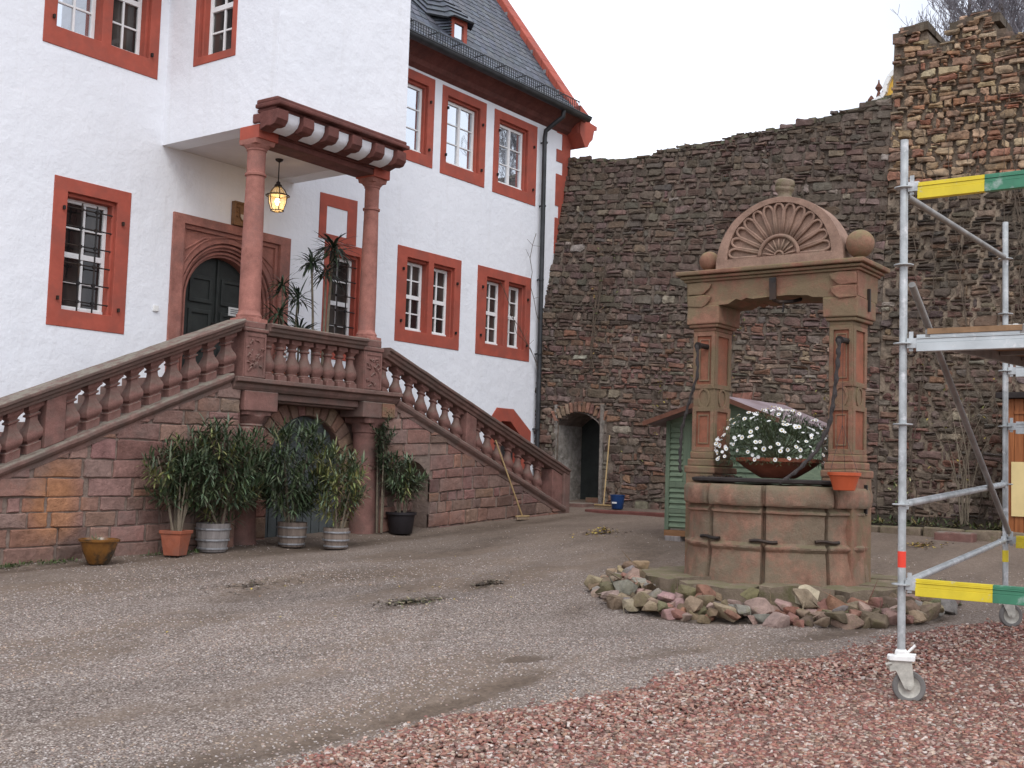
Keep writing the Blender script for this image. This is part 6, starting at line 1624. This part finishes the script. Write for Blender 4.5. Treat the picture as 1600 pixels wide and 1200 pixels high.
box_rail(BXx, BYy, ros_b[0], 1.5, ((0.5, 'yellow'), (1.0, 'green'), (e_, 'yellow')), zo=-0.01)
box_rail(BXx, BYy, ros_b[2], 1.5, ((0.5, 'zinc'), (1.0, 'green'), (e_, 'alu')), zo=-0.01)
box_rail(BXx, BYy, ros_b[3], 1.5, ((e_, 'alu'),), zo=0.0)
# deck
DZ0, DZ1 = ros_f[3]+0.052, ros_b[3]+0.052
def deck_board(y0, y1):
    mb = MB(); Vv = []
    for x, z in ((FX-0.03, DZ0), (BXx+0.03, DZ1)):
        for y in (y0, y1): Vv += [(x, y, z), (x, y, z+0.035)]
    mb.add(Vv, [(0, 1, 3, 2), (4, 6, 7, 5), (0, 4, 5, 1), (2, 3, 7, 6), (1, 5, 7, 3), (0, 2, 6, 4)]); dk = mb.build('deck', 'plywood', sc_)
    for yy in (y0, y1): 
        mb = MB(); mb.bar((FX-0.02, yy, DZ0-0.02), (BXx+0.02, yy, DZ1-0.02), 0.03, 0.10); mb.build('deck_edge', 'alu' if False else 'brace_metal', dk)
    for i in range(5):
        mb = MB(); t = (i+0.5)/5; x = FX+(BXx-FX)*t; z = DZ0+(DZ1-DZ0)*t-0.03; mb.box(x-.02, x+.02, min(y0, y1)+.02, max(y0, y1)-.02, z, z+0.028)
        mb.build('deck_rib', 'brace_metal', dk)
deck_board(FY-0.16, FY-0.72); deck_board(FY-0.80, FY-1.38)
mb = MB()
for i in range(14): mb.sphere(FX+random.uniform(-.02, .1), FY-random.uniform(0.16, 0.75), DZ0+0.037, random.uniform(0.008, 0.018), 8, sc3=(1.8, 1.8, 0.5))
o = mb.build('mortar_crumbs', 'paint_white', None); recenter(o, (FX, FY-.4, DZ0+.035)); setp(o, 'white mortar crumbs lying on the scaffold deck edge', 'rubble', kind='stuff')

# ------------------------------------------------------------------ small things
def broom(name, foot, top, hw, label, yaw, mat='broom_wood', bz=0.05):
    t = thing(name, label, 'broom', foot); f, tp = Vector(foot), Vector(top); mb = MB(); mb.tube([f+Vector((0, 0, 0.05)), tp], 0.013, 8); mb.build('handle', mat, t, smooth=True)
    c, s_ = math.cos(yaw)*hw/2, math.sin(yaw)*hw/2
    mb = MB(); mb.bar((f.x-c, f.y-s_, f.z+0.06), (f.x+c, f.y+s_, f.z+0.06), 0.05, 0.025); hd = mb.build('head', mat, t, bevel=0.005)
    mb = MB(); n = 16
    for i in range(n):
        q = (i+.5)/n*2-1; mb.bar((f.x+c*q, f.y+s_*q, f.z+0.05), (f.x+c*q*1.06, f.y+s_*q*1.06-0.01, f.z+0.0), 0.012, 0.045)
    mb.build('bristles', 'bristle', hd)
z = Z(15.55, 11.2); broom('push_broom', (15.62, 11.28, z), (15.03, 11.44, 2.06), 0.38, 'push broom with pale wooden handle leaning on the right flight of stairs', 0.1)
broom('old_broom', (18.55, 11.55, 0.93), (18.98, 11.72, 2.30), 0.4, 'broom standing upright against the castle wall beside the doorway', 1.5)
mb = MB(); bk = thing('bucket', 'small blue plastic bucket on the ground beside the broom at the castle wall', 'bucket', (18.6, 11.28, 0.93))
mb.lathe([(0.10, 0.93), (0.105, 0.935), (0.135, 1.17), (0.145, 1.175), (0.145, 1.19), (0.13, 1.19), (0.10, 0.95), (0.01, 0.95)], 18.6, 11.28, 24); b2_ = mb.build('bucket_body', 'blue_plastic', bk, smooth=True)
mb = MB(); mb.box(18.47, 18.478, 11.22, 11.32, 1.03, 1.06); mb.build('paper_tag', 'sign_white', b2_)
mb = MB(); mb.tube([(18.6, 11.28+0.14*math.cos(t), 1.18-0.06*math.sin(t)) for t in [PI*i/12 for i in range(13)]], 0.004, 5); mb.build('handle', 'iron', bk)
def litter(name, cx, cy, rx_, ry_, n, cols, label, size=0.05, h=0.05):
    mb = MB()
    for i in range(n):
        r = abs(random.gauss(0, 0.5)); t = random.uniform(0, 2*PI); x, y = cx+rx_*r*math.cos(t), cy+ry_*r*math.sin(t); d = rdir(-0.1, 0.5)
        leaf(mb, Vector((x, y, float(gzu(x, y))+0.008+h*max(0, 1-r)*random.random())), d, size*random.uniform(0.6, 1.3), size*0.55, vary(random.choice(cols), 0.3), 0.3)
    o = mb.build(name, 'leaf', None, recalc=False); return setp(o, label, 'leaves', kind='stuff')
YB = [(0.45, 0.33, 0.05), (0.18, 0.10, 0.05), (0.10, 0.065, 0.04), (0.30, 0.19, 0.06), (0.07, 0.05, 0.035)]; DB = [(0.06, 0.045, 0.03), (0.10, 0.08, 0.05), (0.16, 0.12, 0.08), (0.045, 0.04, 0.03)]
litter('leaf_heap', 14.3, 8.9, 0.45, 0.28, 170, YB, 'swept heap of yellow and brown leaves before the rampart doorway', 0.06, 0.09)
litter('leaf_litter', 9.75, 7.45, 0.35, 0.15, 110, DB, 'dark leaf litter on the gravel in mid courtyard', 0.06, 0.03)
litter('leaf_litter', 8.25, 7.2, 0.5, 0.22, 230, DB+[(0.35, 0.29, 0.18), (0.08, 0.09, 0.03)], 'weedy dark debris patch in the gravel between stairs and well', 0.05, 0.03)
litter('leaf_litter', 7.8, 8.9, 1.2, 0.4, 110, DB, 'scattered dark leaves on the gravel below the potted shrubs', 0.05, 0.02)
litter('leaf_litter', 16.6, 5.1, 0.6, 0.3, 120, YB, 'fallen yellow leaves behind the scaffold', 0.07, 0.03)
litter('leaf_litter', 9.0, 7.5, 4.5, 2.6, 180, DB+YB[:3], 'thin scatter of dead leaves over the whole courtyard', 0.035, 0.0)
def weeds(cx0, cx1, yf, n, label):
    mb = MB()
    for i in range(n):
        x = random.uniform(cx0, cx1); y = yf(x)+random.gauss(0, 0.07)
        if noise.noise(Vector((x*1.2, 3, 1))) < -0.05: continue
        for k in range(6): leaf(mb, Vector((x+random.uniform(-.03, .03), y+random.uniform(-.03, .03), Z(x, y))), rdir(0.3, 1), random.uniform(0.03, 0.08), 0.012, vary((0.07, 0.11, 0.035), 0.35), 0.6)
    o = mb.build('weeds', 'leaf', None, recalc=False); setp(o, label, 'weeds', kind='stuff')
weeds(5.5, 9.8, lambda x: 11.38, 170, 'low green weeds along the foot of the left stair wall')
weeds(11.0, 13.5, lambda x: 3.9+0.0*x, 60, 'moss and weeds on the right side of the well foot')
# low planting bed along the rampart
bd = MB(); y = 7.3; kk = 0
while y > 3.95:
    l = random.uniform(0.4, 0.7); c = MB()
    c.box(17.75+random.uniform(-.03, .03), 17.95, y-l+0.03, y, 0.70, 0.93+random.uniform(-.02, .03))
    o = c.build('edging_stone', 'moss_stone', None, bevel=0.03, jitter=0.03); recenter(o, (17.85, y-l/2, 0.75)); setp(o, 'mossy edging stone of the planting bed under the castle wall', 'edging stone', 'mossy edging stones of the bed'); y -= l
mb = MB(); mb.box(17.45, 17.72, 4.66, 5.20, 0.68, 0.89); o = mb.build('sandstone_block', 'sand_red', None, bevel=0.02, jitter=0.015); recenter(o, (17.6, 4.93, 0.78)); setp(o, 'single red sandstone block in front of the planting bed', 'stone block')
mb = MB(); mb.prism([(17.9, 0.6), (17.9, 0.9), (18.3, 0.98), (19.3, 1.05), (19.3, 0.6)], 3.4, 7.6, lambda a, h, d: (a, d, h)); o = mb.build('bed_soil', 'soil', None); setp(o, 'dark soil of the planting bed', 'soil', kind='structure')
mb = MB()
for i in range(520):
    x, y = random.uniform(17.95, 19.0), random.uniform(4.0, 7.5)
    for k in range(4): leaf(mb, Vector((x, y, 0.95)), rdir(0.1, 1), random.uniform(.05, .16), 0.03, vary(random.choice([(0.06, 0.09, 0.03), (0.11, 0.12, 0.05), (0.16, 0.13, 0.05), (0.07, 0.05, 0.03)]), 0.3), 0.5)
o = mb.build('bed_plants', 'leaf', None, recalc=False); setp(o, 'low scrubby ground cover in the bed under the castle wall', 'ground cover', kind='stuff')
def shrubby(name, x, y, z, h, n, spread_, cols, nleaf, label, cat='shrub', twigm='bark', ll=(0.05, 0.09)):
    t = thing(name, label, cat, (x, y, z)); s = MB(); l = MB()
    for i in range(n):
        d = Vector((random.gauss(0, spread_), random.gauss(0, spread_), 1)).normalized(); p = Vector((x+random.uniform(-.06, .06), y+random.uniform(-.06, .06), z)); pts = [p]; L = h*random.uniform(0.6, 1.05)
        for k in range(5): d = (d+Vector((random.gauss(0, .13), random.gauss(0, .13), 0.0))).normalized(); p = p+d*L/5; pts.append(p)
        s.tube(pts, [0.011, 0.009, 0.008, 0.006, 0.004, 0.002], 4)
        for k in range(3):
            q = random.choice(pts[2:]); e = q+Vector((random.gauss(0, .3), random.gauss(0, .3), random.uniform(0.1, .5)))*h*0.35; s.tube([q, e], [0.004, 0.0015], 3)
            for w_ in range(nleaf): leaf(l, q.lerp(e, random.random()), rdir(-.5, .8), random.uniform(*ll), 0.03, vary(random.choice(cols), 0.25), 0.6)
    s.build('branches', twigm, t); 
    if l.V: l.build('foliage', 'leaf', t, recalc=False)
    return t
YL = [(0.42, 0.33, 0.05), (0.33, 0.28, 0.06), (0.20, 0.20, 0.05)]
shrubby('autumn_shrub', 18.5, 9.2, 0.9, 3.0, 15, 0.28, YL, 4, 'thin autumn shrub with yellow leaves between shed roof and castle wall')
shrubby('autumn_shrub', 18.6, 7.5, 0.9, 2.6, 7, 0.2, YL, 2, 'sparse yellow leaved twigs above the shed roof ridge')
shrubby('bare_shrub', 18.3, 5.0, 0.98, 2.6, 9, 0.12, YL, 1, 'bare upright shrub in the bed behind the scaffold brace', twigm='bark_pale')
shrubby('rose_bush', 18.2, 5.9, 0.98, 1.1, 6, 0.25, [(0.10, 0.13, 0.05), (0.35, 0.33, 0.15)], 4, 'low rose bush with pale leaves in the bed beside the scaffold post')
# creepers on the rampart
def creeper(y, z0, z1, n, label, drift=0.0, leaves=0, cols=YL, grp='dry creeper stems on the castle wall'):
    mb = MB(); lf = MB()
    for i in range(n):
        a = y+random.uniform(-.15, .15); z = z0; pts = []
        while z < z1*random.uniform(0.9, 1.0):
            pts.append((rx(z, a)-0.10, a, z)); a += random.gauss(drift, 0.045); z += 0.22
            if random.random() < 0.30:
                b_ = a; zz = z; q = [pts[-1]]; sg = random.choice([-1, 1])
                for k in range(random.randint(2, 5)): b_ += sg*random.uniform(.04, .14); zz += random.uniform(0.05, 0.2); q.append((rx(min(zz, z1), b_)-0.10, b_, min(zz, z1)))
                mb.tube(q, [0.006]+[0.004]*(len(q)-1), 4)
                for w_ in range(leaves): leaf(lf, Vector(random.choice(q)), rdir(-.5, .5)+Vector((-1, 0, 0)), random.uniform(.04, .08), 0.04, vary(random.choice(cols), 0.3), 0.5)
        if len(pts) > 2: mb.tube(pts, [0.010-0.006*k/len(pts) for k in range(len(pts))], 5)
    t = thing('wall_creeper', label, 'creeper', (rx(z0, y)-0.1, y, z0), grp); mb.build('stems', 'bark', t)
    if lf.V: lf.build('foliage', 'leaf', t, recalc=False)
creeper(4.9, 1.0, 8.6, 3, 'dry creeper stems behind the rear scaffold post, climbing to the broken merlon', 0.004)
creeper(6.1, 1.0, 8.2, 2, 'dry creeper stems between the scaffold posts')
creeper(7.1, 1.0, 7.2, 2, 'dry creeper stems on the castle wall left of the front scaffold post', -0.005)
creeper(4.4, 3.5, 7.8, 5, 'tangled creeper at the right edge above the hut', 0.0)
creeper(9.4, 3.0, 5.2, 2, 'short creeper left of the well pediment', 0.0, 5, [(0.05, 0.07, 0.03), (0.2, 0.2, 0.05)])
creeper(12.2, 3.6, 6.3, 4, 'leafy dark creeper above the rampart doorway', 0.0, 4, [(0.04, 0.055, 0.025), (0.09, 0.10, 0.03), (0.25, 0.16, 0.05)])
# fine twigs between the downpipe and the rampart
mb = MB()
for i in range(6):
    p = Vector((19.05, 13.38, 2.2+i*0.35)); pts = [p]; d = Vector((random.uniform(-.5, .5), 0, 1)).normalized()
    for k in range(9): d = (d+Vector((random.gauss(0, .35), 0, 0))).normalized(); d.z = abs(d.z); p = p+d*0.28; p.x = min(p.x, 19.3+0.1*k); pts.append(Vector((p.x, 13.40, p.z)))
    mb.tube(pts, 0.007, 4)
    for k in range(6): q = random.choice(pts); mb.tube([q, q+Vector((random.uniform(-.35, .3), 0.0, random.uniform(-.05, .3)))], 0.004, 3)
t = thing('house_creeper', 'thin dry creeper twigs round the downpipe of the house', 'creeper', (19.0, 13.4, 2.2)); mb.build('stems', 'bark', t)

# ------------------------------------------------------------------ beyond the wall
gh = thing('gabled_house', 'distant house with golden yellow curved gable just showing over the castle wall', 'building', (30, 9.0, 2))
PG2 = lambda a, h, d: (30+d, a, h)
gable = [(10.7, 2), (10.7, 11.5), (10.42, 11.62), (10.30, 11.68), (10.22, 11.80), (10.18, 12.0), (10.08, 12.2), (9.95, 12.32), (9.6, 12.5), (8.6, 12.5), (8.2, 12.2), (8.0, 2)]
mb = MB(); mb.prism(gable, 0, 5, PG2); mb.build('gable', 'gold', gh)
mb = MB()
for i in range(1, 8):
    a, b_ = gable[i], gable[i+1]; mb.bar(PG2(a[0]+.02, a[1]+.03, -.05), PG2(b_[0]+.02, b_[1]+.03, -.05), 0.12, 0.14, (1, 0, 0))
mb.build('gable_coping', 'paint_white', gh)
mb = MB(); mb.lathe([(0.08, 11.72), (0.05, 11.85), (0.03, 11.9), (0.10, 12.0), (0.03, 12.12), (0.015, 12.22)], 30.0, 10.42, 10); mb.build('finial', 'rust_edge', gh)
mb = MB(); mb.lathe([(0.07, 11.5), (0.04, 11.62), (0.10, 11.70), (0.02, 11.82)], 30.0, 10.62, 10); mb.build('finial', 'rust_edge', gh)
def bare_tree(x, y, z, h, label, seed):
    r = random.Random(seed); t = thing('bare_tree', label, 'tree', (x, y, z), 'bare trees beyond the castle wall'); tr = MB(); cr = MB()
    def br(mb, p, d, L, rad, lev):
        pts = [p]; dd = d; n = 5
        for k in range(n):
            dd = (dd+Vector((r.gauss(0, .12), r.gauss(0, .12), 0.09))).normalized(); p = p+dd*L/n; pts.append(p)
        rs = [max(0.006, rad*(1-0.6*k/n)) for k in range(n+1)]; mb.tube(pts, rs, 6 if lev < 2 else 3, caps=False)
        if lev >= 4: return
        for k in range(6 if lev < 3 else 5):
            q = pts[r.randint(1, n)]; a = Vector((r.gauss(0, 1), r.gauss(0, 1), r.gauss(0.4, .4))).normalized()
            br(cr, q, (dd*0.9+a*0.75).normalized(), L*r.uniform(0.45, 0.62), rs[-1]*0.6, lev+1)
    tr.tube([(x, y, z), (x+.05, y-.04, z+h*.4), (x, y+.05, z+h*0.8), (x+.03, y, z+h)], [0.16, 0.12, 0.06, 0.02], 8)
    for k in range(26):
        a = Vector((r.gauss(0, 1), r.gauss(0, 1), 0)).normalized(); br(cr, Vector((x, y, z+h*(0.42+.022*k))), (a*0.8+Vector((0, 0, 0.8))).normalized(), 2.3*(1-0.022*k), 0.03, 1)
    tr.build('trunk', 'bark', t); cr.build('crown', 'twig', t)
bare_tree(32, 8.6, 3, 13.6, 'slender bare tree showing through the gap between the merlons', 11)
bare_tree(30, 7.3, 3, 14.5, 'bare tree with fine twigs behind the broken merlon', 5)
bare_tree(29, 6.2, 3, 14.0, 'darker bare tree at the top right corner beyond the castle wall', 21)
# ------------------------------------------------------------------ light, sky
w = bpy.data.worlds.new('World'); sc.world = w; w.use_nodes = True
nt = w.node_tree; bg = nt.nodes['Background']
SUN_EL, SUN_AZ = math.radians(48), math.radians(224)   # azimuth measured from +X towards +Y of the light's origin
sky = N(nt, 'ShaderNodeTexSky', sky_type='NISHITA'); sky.sun_disc = False
sky.sun_elevation = SUN_EL; sky.sun_rotation = math.radians(90) - SUN_AZ
sky.dust_density = 2.0
tc = N(nt, 'ShaderNodeTexCoord')
mp = N(nt, 'ShaderNodeMapping'); mp.inputs['Scale'].default_value = (1, 1, 2.2)
mp.inputs['Location'].default_value = (0.35, 0.1, 0.0)
nt.links.new(tc.outputs['Generated'], mp.inputs['Vector'])
f = noise_tex(nt, mp.outputs['Vector'], 2.3, 7, 0.55)
cm = ramp(nt, f, [(0.30, G3(0.55)), (0.42, G3(1.0))])
cl2 = mix(nt, 1.0, ramp(nt, noise_tex(nt, tc.outputs['Generated'], 3.0, 5, 0.5), [(0.3, (0.93, 0.94, 0.97)), (0.7, (1.0, 1.0, 1.0))]), (12.2, 12.6, 13.7), 'MULTIPLY')
dt = N(nt, 'ShaderNodeVectorMath', operation='DOT_PRODUCT'); nt.links.new(tc.outputs['Generated'], dt.inputs[0]); dt.inputs[1].default_value = (0.905, 0.235, 0.355)
mr = N(nt, 'ShaderNodeMapRange'); mr.inputs['From Min'].default_value = 0.985; mr.inputs['From Max'].default_value = 0.999; mr.inputs['To Min'].default_value = 1.0; mr.inputs['To Max'].default_value = 0.62
nt.links.new(dt.outputs['Value'], mr.inputs['Value'])
mm = N(nt, 'ShaderNodeMath', operation='MULTIPLY'); nt.links.new(cm, mm.inputs[0]); nt.links.new(mr.outputs[0], mm.inputs[1]); cm = mm.outputs[0]
col = mix(nt, cm, sky.outputs[0], cl2)
nt.links.new(col, bg.inputs['Color']); bg.inputs['Strength'].default_value = 0.1
sd = bpy.data.lights.new('sun', 'SUN'); sd.energy = 1.1; sd.angle = math.radians(25); sd.color = (1.0, 0.985, 0.97)
so = bpy.data.objects.new('sun', sd); COL.objects.link(so)
dirv = Vector((math.cos(SUN_EL)*math.cos(SUN_AZ), math.cos(SUN_EL)*math.sin(SUN_AZ), math.sin(SUN_EL)))
so.rotation_euler = dirv.to_track_quat('Z', 'Y').to_euler()
sc.view_settings.view_transform = 'Standard'; sc.view_settings.look = 'None'
sc.view_settings.exposure = 0.27; sc.view_settings.gamma = 1
sc.render.engine = 'CYCLES'; sc.cycles.use_denoising = True
sc.cycles.max_bounces = 6; sc.cycles.diffuse_bounces = 3
